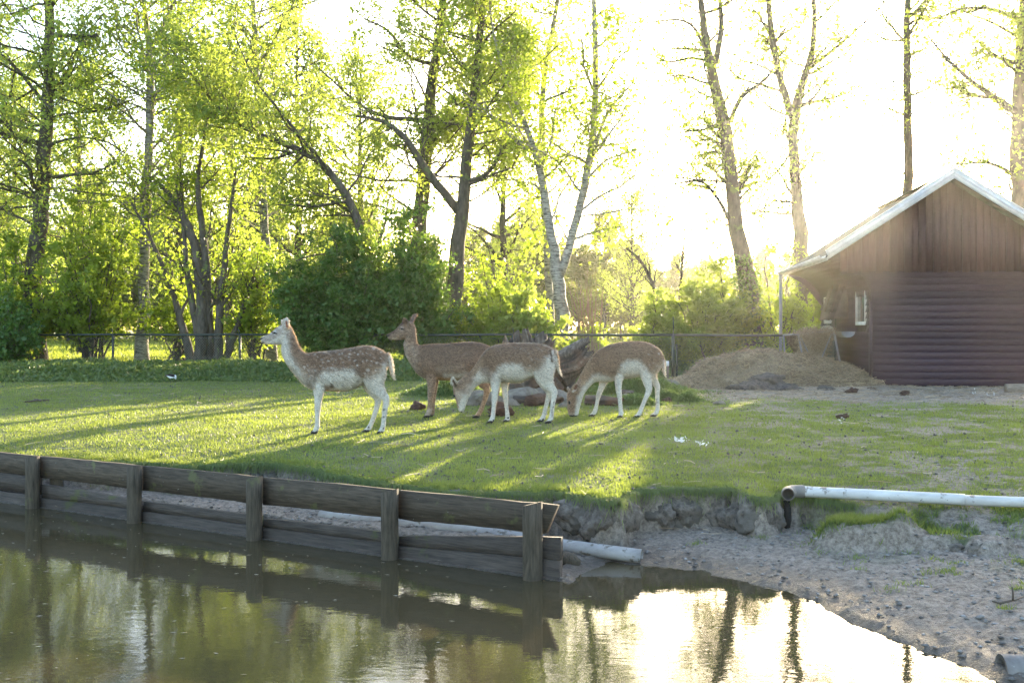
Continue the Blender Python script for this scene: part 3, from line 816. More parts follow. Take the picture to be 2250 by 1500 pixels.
# flecks floating on the pond
r = np.random.default_rng(48); mb = MB(); n = 900
x = r.uniform(-5.2, 2.0, n); y = r.uniform(4.3, 9.6, n)
k = (poly_sdf(x, y, POND) < -.06) & (wall_side(x, y) < -.1) & (r.random(n) < .25 + 1.1 * sst(.45, .65, fbm(x, y, .9, 7))); x, y = x[k], y[k]; n = len(x)
a = r.uniform(-.5, .5, n); l = r.uniform(.004, .022, n); w = r.uniform(.002, .006, n)
dx = np.stack([np.cos(a) * l, np.sin(a) * l, 0 * l], 1); dy = np.stack([-np.sin(a) * w, np.cos(a) * w, 0 * w], 1); c = np.stack([x, y, 0 * x + .004], 1)
mb.add(np.stack([c - dx, c + dy, c + dx, c - dy], 1).reshape(-1, 3), np.arange(4 * n).reshape(n, 4), C=np.repeat(r.random(n), 4))
tag(mb.build('pond_flecks', leaf_mat('pond_fleck', (0.20, 0.17, 0.11), (0.50, 0.48, 0.42), (0.3, 0.3, 0.2), .2)), 'pale petals and bits of straw floating on the pond', 'debris', kind='stuff')
# ------------------------------------------------------------------ deer
m, nt, N, L, b = node_mat('deer_coat')
at = N.new('ShaderNodeAttribute'); at.attribute_name = 'coat'
n1 = noise_tex(nt, 1, 5, 0.7, mapping(nt, (60, 60, 130), (0, 0.35, 0)))
n2 = noise_tex(nt, 24, 5, 0.65, mapping(nt))
dk = mixc(nt, 0.55, (1, 1, 1), ramp(nt, n1.outputs[0], [(0.3, (0.35, 0.35, 0.35)), (0.65, (1.4, 1.4, 1.4))]).outputs[0])
dk2 = mixc(nt, 0.5, (1, 1, 1), ramp(nt, n2.outputs[0], [(0.35, (0.6, 0.6, 0.6)), (0.6, (1.1, 1.1, 1.1))]).outputs[0])
c_ = mixc(nt, 1.0, at.outputs['Color'], dk, 'MULTIPLY')
L.new(mixc(nt, 1.0, c_, dk2, 'MULTIPLY'), b.inputs['Base Color'])
b.inputs['Roughness'].default_value = 0.85; b.inputs['Specular IOR Level'].default_value = 0.15
b.inputs['Sheen Weight'].default_value = 0.25; b.inputs['Sheen Roughness'].default_value = 0.5
bump(nt, n1.outputs[0], 0.7, 0.012, b)
MAT_COAT = m
m, nt, N, L, b = node_mat('deer_fur')
at = N.new('ShaderNodeAttribute'); at.attribute_name = 'coat'
L.new(at.outputs['Color'], b.inputs['Base Color']); b.inputs['Roughness'].default_value = 0.6
tr = N.new('ShaderNodeBsdfTranslucent'); L.new(mixc(nt, 0.45, at.outputs['Color'], (0.75, 0.52, 0.30)), tr.inputs['Color'])
mx = N.new('ShaderNodeMixShader'); mx.inputs[0].default_value = 0.4
L.new(b.outputs[0], mx.inputs[1]); L.new(tr.outputs[0], mx.inputs[2]); L.new(mx.outputs[0], N['Material Output'].inputs['Surface'])
MAT_FUR = m
m, nt, N, L, b = node_mat('deer_eye')
b.inputs['Base Color'].default_value = (0.012, 0.008, 0.006, 1); b.inputs['Roughness'].default_value = 0.08
MAT_EYE = m

BROWN, DKBROWN, WHITE, TAN, GREY = (0.225, 0.143, 0.092), (0.130, 0.082, 0.055), (0.58, 0.535, 0.47), (0.34, 0.235, 0.155), (0.31, 0.25, 0.205)

def loft(mb, secs, sides=26, narrow=0.12):
    """closed tube through side-view sections ((x,z) upper point, (x,z) lower point, half width, [y centre])"""
    th = np.arange(sides) / sides * 2 * np.pi
    V = []
    for s_ in secs:
        (ax, az), (bx, bz), w = s_[0], s_[1], s_[2]; yc = s_[3] if len(s_) > 3 else 0.0
        cx, cz, hx, hz = (ax + bx) / 2, (az + bz) / 2, (ax - bx) / 2, (az - bz) / 2
        c, s = np.cos(th), np.sin(th)
        V.append(np.stack([cx + hx * c, yc + w * s * (1 - narrow * c), cz + hz * c], 1))
    n = len(secs); V = np.concatenate(V); idx = np.arange(n * sides).reshape(n, sides); nx = np.roll(idx, -1, 1)
    Q = np.stack([idx[:-1], nx[:-1], nx[1:], idx[1:]], -1).reshape(-1, 4)
    c0, c1 = V[:sides].mean(0), V[-sides:].mean(0)
    V = np.concatenate([V, [c0, c1]]); k = n * sides
    T = [(nx[0, j], idx[0, j], k) for j in range(sides)] + [(idx[-1, j], nx[-1, j], k + 1) for j in range(sides)]
    return mb.add(V, Q, T)

def dense(secs, k=4):
    """smoothly interpolated (Catmull-Rom) sections"""
    A = np.array([[s_[0][0], s_[0][1], s_[1][0], s_[1][1], s_[2], s_[3] if len(s_) > 3 else 0.0] for s_ in secs], float)
    A2 = np.concatenate([[2 * A[0] - A[1]], A, [2 * A[-1] - A[-2]]])
    out = []
    for i in range(1, len(A2) - 2):
        p0, p1, p2, p3 = A2[i - 1], A2[i], A2[i + 1], A2[i + 2]
        for j in range(k):
            t = j / k
            out.append(0.5 * (2 * p1 + (p2 - p0) * t + (2 * p0 - 5 * p1 + 4 * p2 - p3) * t * t + (3 * p1 - p0 - 3 * p2 + p3) * t ** 3))
    out.append(A[-1])
    return [((a[0], a[1]), (a[2], a[3]), max(a[4], .002), a[5]) for a in out]

def leg_secs(pts):
    """pts: (x, z, half depth in side view, half width, y) -> sections perpendicular to the leg line"""
    A = np.array(pts, float)
    t = np.gradient(A[:, :2], axis=0); t /= np.linalg.norm(t, axis=1, keepdims=True)
    out = []
    for (x, z, rd, rw, y), (tx_, tz_) in zip(A, t):
        nx_, nz_ = -tz_, tx_
        if nz_ < 0 or abs(nz_) < 0.2 and nx_ < 0: nx_, nz_ = -nx_, -nz_
        out.append(((x + nx_ * rd, z + nz_ * rd), (x - nx_ * rd, z - nz_ * rd), rw, y))
    # keep section directions consistent
    for i in range(1, len(out)):
        a0, b0 = np.array(out[i - 1][0]), np.array(out[i - 1][1]); a1, b1 = np.array(out[i][0]), np.array(out[i][1])
        if (a0 - b0) @ (a1 - b1) < 0: out[i] = (out[i][1], out[i][0]) + out[i][2:]
    return out

def make_deer(D):
    s = D['unit']; X0, Y0 = D['origin']              # origin pixel (body centre x, ground y) in the zoomed crop
    def XZ(X, Y): return ((X - X0) * s, (Y0 - Y) * s)
    root = empty('deer', (0, 0, 0)); tag(root, D['label'], 'deer', 'fallow deer on the lawn')
    mb = MB()
    loft(mb, dense([(XZ(*a[0]), XZ(*a[1]), a[2] * s) for a in D['body']]), 30)
    for lg in D['legs']:
        side = lg['side']; pts = lg['pts']; foot = pts[-1][1]
        hoofz = 0.0; top = pts[0][1]
        P_ = []
        n = len(pts)
        for i, p in enumerate(pts):
            x, z = XZ(p[0], p[1])
            f = np.clip((p[1] - lg.get('y1', pts[1][1])) / (foot - lg.get('y1', pts[1][1])), 0, 1)
            zc = (Y0 - foot) * s
            z = z - (zc - 0.012) * f                       # plant the hoof on the ground
            rd = p[2] * s; rw = (p[3] if len(p) > 3 else p[2] * 0.82) * s
            yy = side * (lg['w'][0] + (lg['w'][1] - lg['w'][0]) * min(1, i / 2.5))
            P_.append((x, z, rd, rw, yy))
        loft(mb, dense(leg_secs(P_), 4), 18, 0.0)
        # hoof: two toes
        hx, hz, yy = P_[-1][0], P_[-1][1], P_[-1][4]
        fd = lg.get('dir', -1)
        for e in (-1, 1):
            loft(mb, [((hx + .020 * -fd, .052), (hx + .024 * -fd, .004), .012, yy + e * .013), ((hx + .016 * fd, .050), (hx + .014 * fd, .0), .015, yy + e * .014), ((hx + .052 * fd, .018), (hx + .054 * fd, .0), .008, yy + e * .011)], 10, 0)
        # dew claws
        px_, pz_ = P_[-2][0], P_[-2][1]
        for e in (-1, 1):
            loft(mb, [((px_ - fd * .022, pz_ + .018), (px_ - fd * .018, pz_ - .004), .008, yy + e * .014), ((px_ - fd * .038, pz_ + .002), (px_ - fd * .034, pz_ - .010), .006, yy + e * .014)], 8, 0)
    # ears: cupped, part of the body surface
    for e in D['ears']:
        bx, bz = XZ(*e['base']); tx_, tz_ = XZ(*e['tip']); y0 = e['y'][0]; y1 = e['y'][1]
        bvec = np.array([bx, y0, bz]); tvec = np.array([tx_, y1, tz_]); ax = tvec - bvec; ln = np.linalg.norm(ax); t = ax / ln
        open_ = np.array(e['open'], float); open_ -= (open_ @ t) * t; open_ /= np.linalg.norm(open_)
        sd_ = np.cross(t, open_); W_ = e['w'] * s
        V = []; nr, nc = 9, 14
        for i in range(nr):
            f = i / (nr - 1); ww = W_ * (0.45 + 0.62 * math.sin(min(1, f * 1.55) * 1.57)) * math.sqrt(max(0.0, 1 - f ** 3.2)) + 0.003
            cen = bvec + ax * f
            for j in range(nc):
                a = j / nc * 2 * math.pi
                cup = 0.75 * (math.cos(a) ** 2) * ww          # edges pulled towards the opening
                thk = 0.0095
                V.append(cen + sd_ * ww * math.cos(a) + open_ * (cup + thk * math.sin(a)))
        idx = np.arange(nr * nc).reshape(nr, nc); nx_ = np.roll(idx, -1, 1)
        Q = np.stack([idx[:-1], nx_[:-1], nx_[1:], idx[1:]], -1).reshape(-1, 4)
        V.append(bvec); V.append(tvec)
        T = [(nx_[0, j], idx[0, j], nr * nc) for j in range(nc)] + [(idx[-1, j], nx_[-1, j], nr * nc + 1) for j in range(nc)]
        mb.add(np.array(V), Q, T)
    # tail
    tl = D.get('tail')
    if tl:
        secs = []
        for (X, Y, r_) in tl['pts']:
            x, z = XZ(X, Y); secs.append((x, z, r_ * s * .8, r_ * s * tl.get('wide', 1.0), tl.get('y', 0)))
        loft(mb, dense(leg_secs(secs), 3), 14, 0)
    for q in D.get('extra', []):
        loft(mb, dense([(XZ(*a[0]), XZ(*a[1]), a[2] * s, a[3] * s) for a in q]), 18)
    tmp = mb.build('tmp_deer', None)
    for p in tmp.data.polygons: pass
    rm = tmp.modifiers.new('r', 'REMESH'); rm.mode = 'VOXEL'; rm.voxel_size = 0.0080; rm.adaptivity = 0
    sm = tmp.modifiers.new('s', 'SMOOTH'); sm.iterations = 5; sm.factor = 0.5
    dg = bpy.context.evaluated_depsgraph_get()
    me = bpy.data.meshes.new_from_object(tmp.evaluated_get(dg))
    old = tmp.data; bpy.data.objects.remove(tmp); bpy.data.meshes.remove(old)
    me.name = 'body'
    me.materials.clear(); me.materials.append(MAT_COAT)
    nv = len(me.vertices); co = np.empty(nv * 3, np.float32); me.vertices.foreach_get('co', co); co = co.reshape(-1, 3).astype(float)
    no = np.empty(nv * 3, np.float32); me.vertices.foreach_get('normal', no); no = no.reshape(-1, 3).astype(float)
    me.polygons.foreach_set('use_smooth', np.ones(len(me.polygons), bool))
    # coat colours (real fur markings), painted as soft strokes in the side view
    SX = X0 + co[:, 0] / s; SY = Y0 - co[:, 2] / s
    jit = (fbm(SX, SY, 1 / 26., D['seed'], 3) - .5) * 30 + (fbm(SX, SY, 1 / 7., D['seed'] + 3, 2) - .5) * 10
    colr = np.tile(np.array(D['base'], float), (nv, 1))
    for st in D['paint']:
        c_, pl, rad, soft = st[0], np.array(st[1], float), st[2], st[3]
        opt = st[4] if len(st) > 4 else {}
        if opt.get('poly'):
            dd = poly_sdf(SX, SY, pl)
        else:
            dd = np.full(nv, 1e9)
            if len(pl) == 1: dd = np.hypot(SX - pl[0, 0], SY - pl[0, 1])
            for a_, b_ in zip(pl[:-1], pl[1:]):
                e_ = b_ - a_; t_ = np.clip(((SX - a_[0]) * e_[0] + (SY - a_[1]) * e_[1]) / max(e_ @ e_, 1e-9), 0, 1)
                dd = np.minimum(dd, np.hypot(SX - a_[0] - t_ * e_[0], SY - a_[1] - t_ * e_[1]))
            dd = dd - rad
        w = 1 - sst(-soft / 2, soft / 2, dd + jit * opt.get('jit', 1.0))
        w = w * opt.get('a', 1.0)
        if 'yside' in opt: w = w * (np.sign(co[:, 1]) == opt['yside'])
        if 'mask' in opt: w = w * opt['mask'](co, no)
        colr = colr * (1 - w[:, None]) + np.array(c_) * w[:, None]
    if 'spots' in D:
        r = np.random.default_rng(D['seed'])
        for (X, Y, R_) in D['spots']:
            R_ = R_ * r.uniform(.6, 1.3); X += r.normal(0, 5); Y += r.normal(0, 5)
            for ys in (-1, 1):
                dd = np.hypot((SX - X) * 0.9, (SY - Y) * 0.85) + jit * .12; w = (1 - sst(R_ * .35, R_ * 1.1, dd)) * ((co[:, 1] * ys > -.02)) * r.uniform(.5, .98) * D.get('spota', 1)
                colr = colr * (1 - w[:, None]) + np.array((0.56, 0.50, 0.44)) * w[:, None]
    lum = colr.mean(1)
    mott = (fbm(SX * .55, SY, 1 / 11., D['seed'] + 8, 4) - .5) * 2 + (fbm(SX * .5, SY, 1 / 5., D['seed'] + 12, 2) - .5)
    colr = colr * (1 + mott * np.where(lum < .26, .62, .16))[:, None]
    hoof = (co[:, 2] < 0.036 + 0 * SX)
    colr[hoof] = (0.03, 0.026, 0.024)
    ca = me.attributes.new('coat', 'FLOAT_COLOR', 'POINT')
    ca.data.foreach_set('color', np.concatenate([np.clip(colr, 0, 1), np.ones((nv, 1))], 1).astype(np.float32).ravel())
    body = bpy.data.objects.new('body', me); COL.objects.link(body); body.parent = root
    # short fur: thin hairs lying back along the body
    r = np.random.default_rng(D['seed'] + 100)
    nh = 30000
    ii = r.integers(0, nv, nh); ii = ii[co[ii, 2] > 0.10]
    legk = np.clip((co[ii, 2] - .30) / .3, 0.35, 1)
    ii = ii[r.random(len(ii)) < legk]
    p0, n0 = co[ii], no[ii]
    flow = np.array([0.9, 0, -0.45]) + r.normal(0, .22, (len(ii), 3))
    leglow = co[ii, 2] < 0.5
    flow[leglow] = np.array([0.2, 0, -1.0]) + r.normal(0, .15, (leglow.sum(), 3))
    flow -= (flow * n0).sum(1, keepdims=True) * n0; flow /= np.linalg.norm(flow, axis=1, keepdims=True)
    hd = co[ii, 0] < XZ(D['headx'], 0)[0]
    L_ = r.uniform(.014, .042, len(ii)) * np.where(hd | leglow, .45, 1.0)
    sdv = np.cross(flow, n0); wd = .0034
    tip = p0 + flow * L_[:, None] * .9 + n0 * (L_ * r.uniform(.12, .5, len(ii)))[:, None]
    V = np.stack([p0 - sdv * wd, p0 + sdv * wd, tip], 1).reshape(-1, 3)
    fm = MB().add(V, T=np.arange(len(V)).reshape(-1, 3)).mesh('fur', MAT_FUR)
    fc = np.clip(colr[ii] * r.uniform(.45, 1.55, (len(ii), 1)), 0, .9)
    fa = fm.attributes.new('coat', 'FLOAT_COLOR', 'POINT')
    fa.data.foreach_set('color', np.concatenate([np.repeat(fc, 3, 0), np.ones((len(ii) * 3, 1))], 1).astype(np.float32).ravel())
    fo = bpy.data.objects.new('fur', fm); COL.objects.link(fo); fo.parent = root; fo['kind'] = 'stuff'
    # eyes
    for sgn in (-1, 1):
        x, z = XZ(*D['eye']); bm = bmesh.new(); bmesh.ops.create_uvsphere(bm, u_segments=14, v_segments=10, radius=0.0135)
        em = bpy.data.meshes.new('eye'); bm.to_mesh(em); bm.free(); em.materials.append(MAT_EYE)
        for p in em.polygons: p.use_smooth = True
        eo = bpy.data.objects.new('eye', em); COL.objects.link(eo); eo.parent = root
        eo.location = (x, sgn * (D['eyew'] * s), z); eo.scale = (1.1, .75, .85)
    gx_, gy_ = D['pos']
    root.location = (gx_, gy_, float(terrain(np.array([gx_]), np.array([gy_]))[0]) + .003)
    root.rotation_euler = (0, 0, D.get('rz', 0))
    return root

def pos_of(px, d): return ((px - 1125) / FPX * d, d)
r = np.random.default_rng(77)
# --- deer 1 -----------------------------------------------------------------
sp1 = [(760,570,9),(800,590,8),(840,628,10),(865,660,13),(920,632,11),(960,618,12),(985,552,11),(1035,570,12),(1075,560,12),(1110,585,11),(1145,600,12),(1165,525,12),(1205,545,11),(1248,565,13),(1290,560,14),(1330,552,13),(1375,570,12),
       (1050,610,10),(1000,625,10),(1165,625,11),(1220,628,12),(1300,650,13),(1345,632,14),(1398,645,15),(1440,665,17),(1425,612,10),(1385,682,12),(1360,735,20),(1300,770,12),(1325,772,11),(1240,690,9),(1090,655,9),(1020,662,10),(970,670,10),
       (920,716,12),(960,720,11),(865,705,8),(820,690,9),(780,685,8),(720,735,18),(777,745,14),(665,712,14),(700,688,9),(735,680,7),(1405,505,16),(1455,520,14),(1490,545,12),(1275,530,10),(1350,515,10),(1230,505,10),(925,560,8),(880,600,8),(1150,565,9),(1095,520,8),(1500,590,8),(1470,610,9),(1450,735,9),(1180,700,8),(700,575,8),(650,700,10)]
D1 = dict(unit=11.2 / FPX / 5, origin=(1100, 1440), seed=1, label='white-bellied spotted fallow deer standing with raised head, nearest and leftmost of the four', pos=pos_of(760, 11.2),
    body=[((158, 390), (168, 425), 14), ((180, 374), (190, 452), 27), ((215, 362), (222, 460), 31), ((262, 338), (290, 463), 38), ((300, 308), (335, 464), 47), ((340, 272), (368, 462), 56), ((385, 243), (388, 462), 60), ((432, 222), (405, 466), 58), ((478, 246), (394, 480), 54),
          ((512, 300), (388, 520), 52), ((545, 380), (398, 575), 53), ((575, 455), (425, 645), 58), ((615, 525), (475, 715), 68), ((668, 557), (545, 800), 84), ((730, 549), (625, 890), 104), ((800, 541), (720, 955), 120), ((870, 534), (830, 968), 130), ((960, 526), (950, 972), 140), ((1060, 513), (1060, 977), 150),
          ((1160, 497), (1150, 965), 148), ((1250, 481), (1235, 925), 140), ((1330, 472), (1300, 890), 135), ((1400, 482), (1375, 880), 130), ((1465, 505), (1440, 870), 120), ((1520, 540), (1490, 820), 100), ((1553, 590), (1530, 760), 70), ((1566, 640), (1556, 700), 30)],
    legs=[dict(side=-1, w=(.07, .075), y1=960, pts=[(800, 780, 92, 40), (812, 880, 78, 46), (815, 965, 62, 42), (812, 1040, 47, 36), (806, 1110, 38, 32), (803, 1165, 35, 31), (801, 1225, 27, 25), (799, 1290, 25, 23), (798, 1345, 27, 25), (795, 1385, 30, 27), (782, 1420, 28, 27), (776, 1452, 26, 26)]),
          dict(side=1, w=(.07, .075), y1=960, pts=[(790, 780, 80, 40), (800, 880, 70, 44), (795, 965, 56, 40), (788, 1040, 43, 34), (784, 1110, 35, 30), (782, 1165, 33, 30), (780, 1225, 25, 24), (777, 1290, 23, 22), (774, 1345, 26, 24), (768, 1385, 28, 26), (756, 1415, 27, 26), (748, 1440, 25, 25)]),
          dict(side=-1, w=(.075, .09), y1=900, pts=[(1430, 660, 120, 60), (1420, 780, 130, 62), (1425, 880, 108, 52), (1462, 950, 80, 40), (1515, 1005, 54, 31), (1552, 1048, 42, 27), (1550, 1100, 35, 25), (1537, 1180, 29, 23), (1528, 1260, 26, 22), (1520, 1330, 28, 24), (1505, 1378, 30, 26), (1490, 1412, 26, 26)]),
          dict(side=1, w=(.07, .085), y1=900, pts=[(1400, 700, 110, 55), (1360, 800, 115, 55), (1352, 890, 90, 46), (1380, 965, 66, 38), (1420, 1020, 48, 30), (1442, 1065, 40, 26), (1432, 1120, 32, 24), (1408, 1200, 28, 22), (1382, 1270, 26, 22), (1358, 1325, 28, 24), (1335, 1362, 29, 26), (1312, 1392, 26, 26)])],
    ears=[dict(base=(455, 290), tip=(467, 162), y=(-.052, -.070), w=46, open=(-.25, -1, .1)), dict(base=(425, 258), tip=(372, 190), y=(.045, .105), w=38, open=(-1, .2, .4))],
    tail=dict(pts=[(1545, 560, 26), (1572, 600, 32), (1590, 680, 34), (1602, 750, 28), (1615, 810, 18), (1632, 852, 5)]),
    eye=(326, 334), eyew=49, headx=470, base=WHITE,
    paint=[(BROWN, [(500, 300), (545, 360), (610, 510), (665, 540), (720, 540), (980, 515), (1340, 455), (1480, 490), (1560, 560), (1560, 640), (1500, 700), (1440, 770), (1310, 820), (1235, 780), (1215, 725), (1000, 730), (880, 745), (840, 790), (760, 830), (700, 790), (630, 730), (560, 650), (500, 570), (480, 450), (470, 350)], 0, 95, {'poly': 1, 'jit': 1.3}),
           (TAN, [(495, 270), (555, 380), (620, 520), (660, 545)], 22, 22, {'a': .8}), (TAN, [(560, 600), (640, 690), (700, 850)], 40, 60, {'a': .45}), (GREY, [(760, 780), (740, 880)], 60, 70, {'a': .6}),
           (DKBROWN, [(1240, 560), (1240, 740), (1290, 790)], 28, 60, {'a': .45}), (TAN, [(1380, 800), (1470, 720)], 50, 70, {'a': .5}),
           (GREY, [(215, 400), (320, 360), (380, 320)], 38, 22, {'a': .75}), ((.20, .13, .10), [(230, 350), (300, 305), (390, 240)], 13, 14), ((.36, .30, .25), [(420, 300), (470, 300)], 30, 40, {'a': .5}),
           ((.60, .58, .55), [(326, 334)], 22, 10, {'jit': .2}), ((.07, .055, .05), [(302, 332), (350, 342)], 9, 5, {'jit': 0}), ((.02, .018, .018), [(160, 398), (180, 394)], 10, 6, {'jit': 0}), ((.06, .05, .045), [(172, 437), (208, 442)], 4, 4, {'jit': 0}),
           ((.30, .12, .07), [(462, 215), (468, 262)], 14, 10, {'jit': .2, 'yside': -1}), ((.14, .10, .08), [(420, 330), (460, 350)], 5, 12, {'a': .5}), ((.16, .11, .08), [(530, 590), (560, 690)], 6, 14, {'a': .6}),
           ((.22, .13, .07), [(900, 930), (960, 915)], 30, 34, {'a': .7}), ((.06, .045, .03), [(955, 900)], 20, 22, {'a': .7}), ((.42, .25, .12), [(890, 968), (1100, 978)], 12, 18, {'a': .8}),
           ((.05, .045, .045), [(1530, 1165)], 8, 8), ((.05, .045, .045), [(1520, 1245), (1535, 1240)], 8, 8, {'a': .8}), ((.04, .035, .03), [(1525, 1372)], 12, 8), ((.04, .035, .03), [(1340, 1375)], 9, 8), ((.05, .045, .04), [(812, 1400)], 8, 8), (GREY, [(1540, 1000)], 20, 24, {'a': .5}), (BROWN, [(1552, 570), (1560, 650)], 5, 8)],
    spots=sp1)
# --- deer 2 (brown, standing behind) -----------------------------------------
D2 = dict(unit=12.95 / FPX / 5, origin=(900, 1245), seed=2, label='plain brown fallow deer standing with raised head behind the spotted one, body half hidden', pos=pos_of(1000, 12.95),
    body=[((150, 335), (158, 362), 13), ((170, 322), (182, 382), 25), ((205, 300), (215, 389), 29), ((252, 266), (270, 390), 37), ((288, 228), (310, 388), 46), ((320, 197), (338, 385), 54), ((362, 178), (352, 385), 58), ((415, 185), (355, 390), 56), ((455, 225), (345, 400), 54),
          ((466, 280), (332, 430), 52), ((468, 340), (338, 490), 52), ((474, 395), (352, 550), 56), ((487, 432), (380, 610), 64), ((520, 447), (430, 690), 78), ((570, 442), (490, 765), 95), ((640, 433), (570, 812), 110), ((720, 432), (680, 828), 120), ((820, 430), (800, 836), 128), ((920, 420), (920, 835), 134),
          ((1020, 412), (1020, 820), 134), ((1120, 412), (1110, 795), 130), ((1200, 428), (1190, 770), 122), ((1270, 455), (1255, 750), 112), ((1325, 490), (1310, 700), 90), ((1360, 545), (1350, 640), 50)],
    legs=[dict(side=-1, w=(.06, .072), y1=830, pts=[(640, 640, 85, 38), (645, 740, 76, 42), (645, 830, 56, 38), (645, 900, 45, 34), (640, 965, 38, 30), (636, 1020, 34, 29), (630, 1080, 26, 23), (622, 1140, 24, 22), (616, 1190, 27, 24), (602, 1225, 28, 25), (590, 1252, 25, 25)]),
          dict(side=1, w=(.06, .072), y1=830, pts=[(665, 640, 80, 38), (668, 740, 72, 42), (666, 830, 52, 36), (664, 900, 42, 32), (658, 965, 35, 29), (652, 1020, 32, 28), (650, 1080, 25, 22), (648, 1140, 24, 22), (646, 1180, 26, 24), (636, 1210, 26, 24), (626, 1232, 24, 24)]),
          dict(side=-1, w=(.06, .08), y1=790, pts=[(1230, 600, 105, 50), (1200, 700, 110, 50), (1180, 790, 82, 44), (1205, 860, 58, 36), (1240, 905, 44, 29), (1252, 945, 38, 26), (1238, 1000, 30, 23), (1215, 1070, 26, 22), (1192, 1135, 26, 22), (1170, 1180, 28, 24), (1150, 1210, 28, 25), (1132, 1232, 25, 25)]),
          dict(side=1, w=(.06, .08), y1=790, pts=[(1290, 600, 100, 50), (1290, 700, 100, 50), (1285, 790, 78, 44), (1310, 860, 56, 36), (1345, 905, 44, 29), (1355, 945, 36, 26), (1345, 1010, 29, 23), (1335, 1080, 26, 22), (1325, 1150, 26, 22), (1315, 1195, 28, 24), (1300, 1225, 25, 25)])],
    ears=[dict(base=(412, 232), tip=(340, 145), y=(-.055, -.095), w=46, open=(-.5, -.8, -.1)), dict(base=(420, 222), tip=(470, 100), y=(.03, .07), w=42, open=(-.6, -.6, .2))],
    tail=dict(pts=[(1345, 520, 24), (1370, 580, 26), (1385, 650, 24), (1395, 720, 18), (1400, 770, 5)]),
    eye=(316, 268), eyew=48, headx=460, base=(0.205, 0.136, 0.092),
    paint=[((.34, .27, .21), [(350, 430), (365, 560), (440, 680), (560, 790)], 26, 60, {'a': .85}), ((.36, .28, .21), [(430, 470), (480, 600)], 30, 80, {'a': .5}), (DKBROWN, [(600, 440), (850, 440), (1100, 430), (1280, 470)], 40, 110, {'a': .6}), ((.28, .18, .12), [(620, 640), (640, 780)], 55, 80, {'a': .5}),
           (WHITE, [(800, 775), (930, 785), (1010, 760)], 32, 50, {'a': .75}), ((.36, .27, .20), [(720, 720), (900, 700), (980, 690)], 38, 50, {'a': .5}), ((.42, .25, .13), [(700, 812), (900, 820)], 18, 24, {'a': .7}),
           ((.27, .185, .125), [(640, 860), (635, 1240)], 60, 40, {'a': .8}), ((.36, .24, .155), [(1240, 860), (1200, 1060), (1130, 1230)], 60, 40, {'a': .9}), ((.36, .24, .155), [(1310, 860), (1320, 1230)], 60, 40, {'a': .9}), ((.42, .35, .29), [(620, 1160), (600, 1220)], 26, 20, {'a': .7}), 
           ((.22, .155, .11), [(220, 350), (330, 300), (400, 320)], 55, 40, {'a': .8}), ((.10, .062, .042), [(190, 322), (250, 268), (320, 205), (380, 185)], 17, 16), ((.40, .33, .27), [(190, 380), (300, 385)], 14, 14), ((.02, .018, .018), [(155, 345), (172, 342)], 11, 6, {'jit': 0}), ((.07, .05, .04), [(170, 375), (200, 378)], 3, 4, {'jit': 0}),
           ((.34, .27, .22), [(316, 268)], 24, 10, {'jit': .2}), ((.05, .035, .03), [(298, 265), (336, 272)], 9, 5, {'jit': 0}), ((.34, .28, .24), [(395, 215)], 18, 14, {'a': .7, 'yside': -1}), ((.30, .16, .11), [(455, 150)], 12, 10, {'a': .6})])
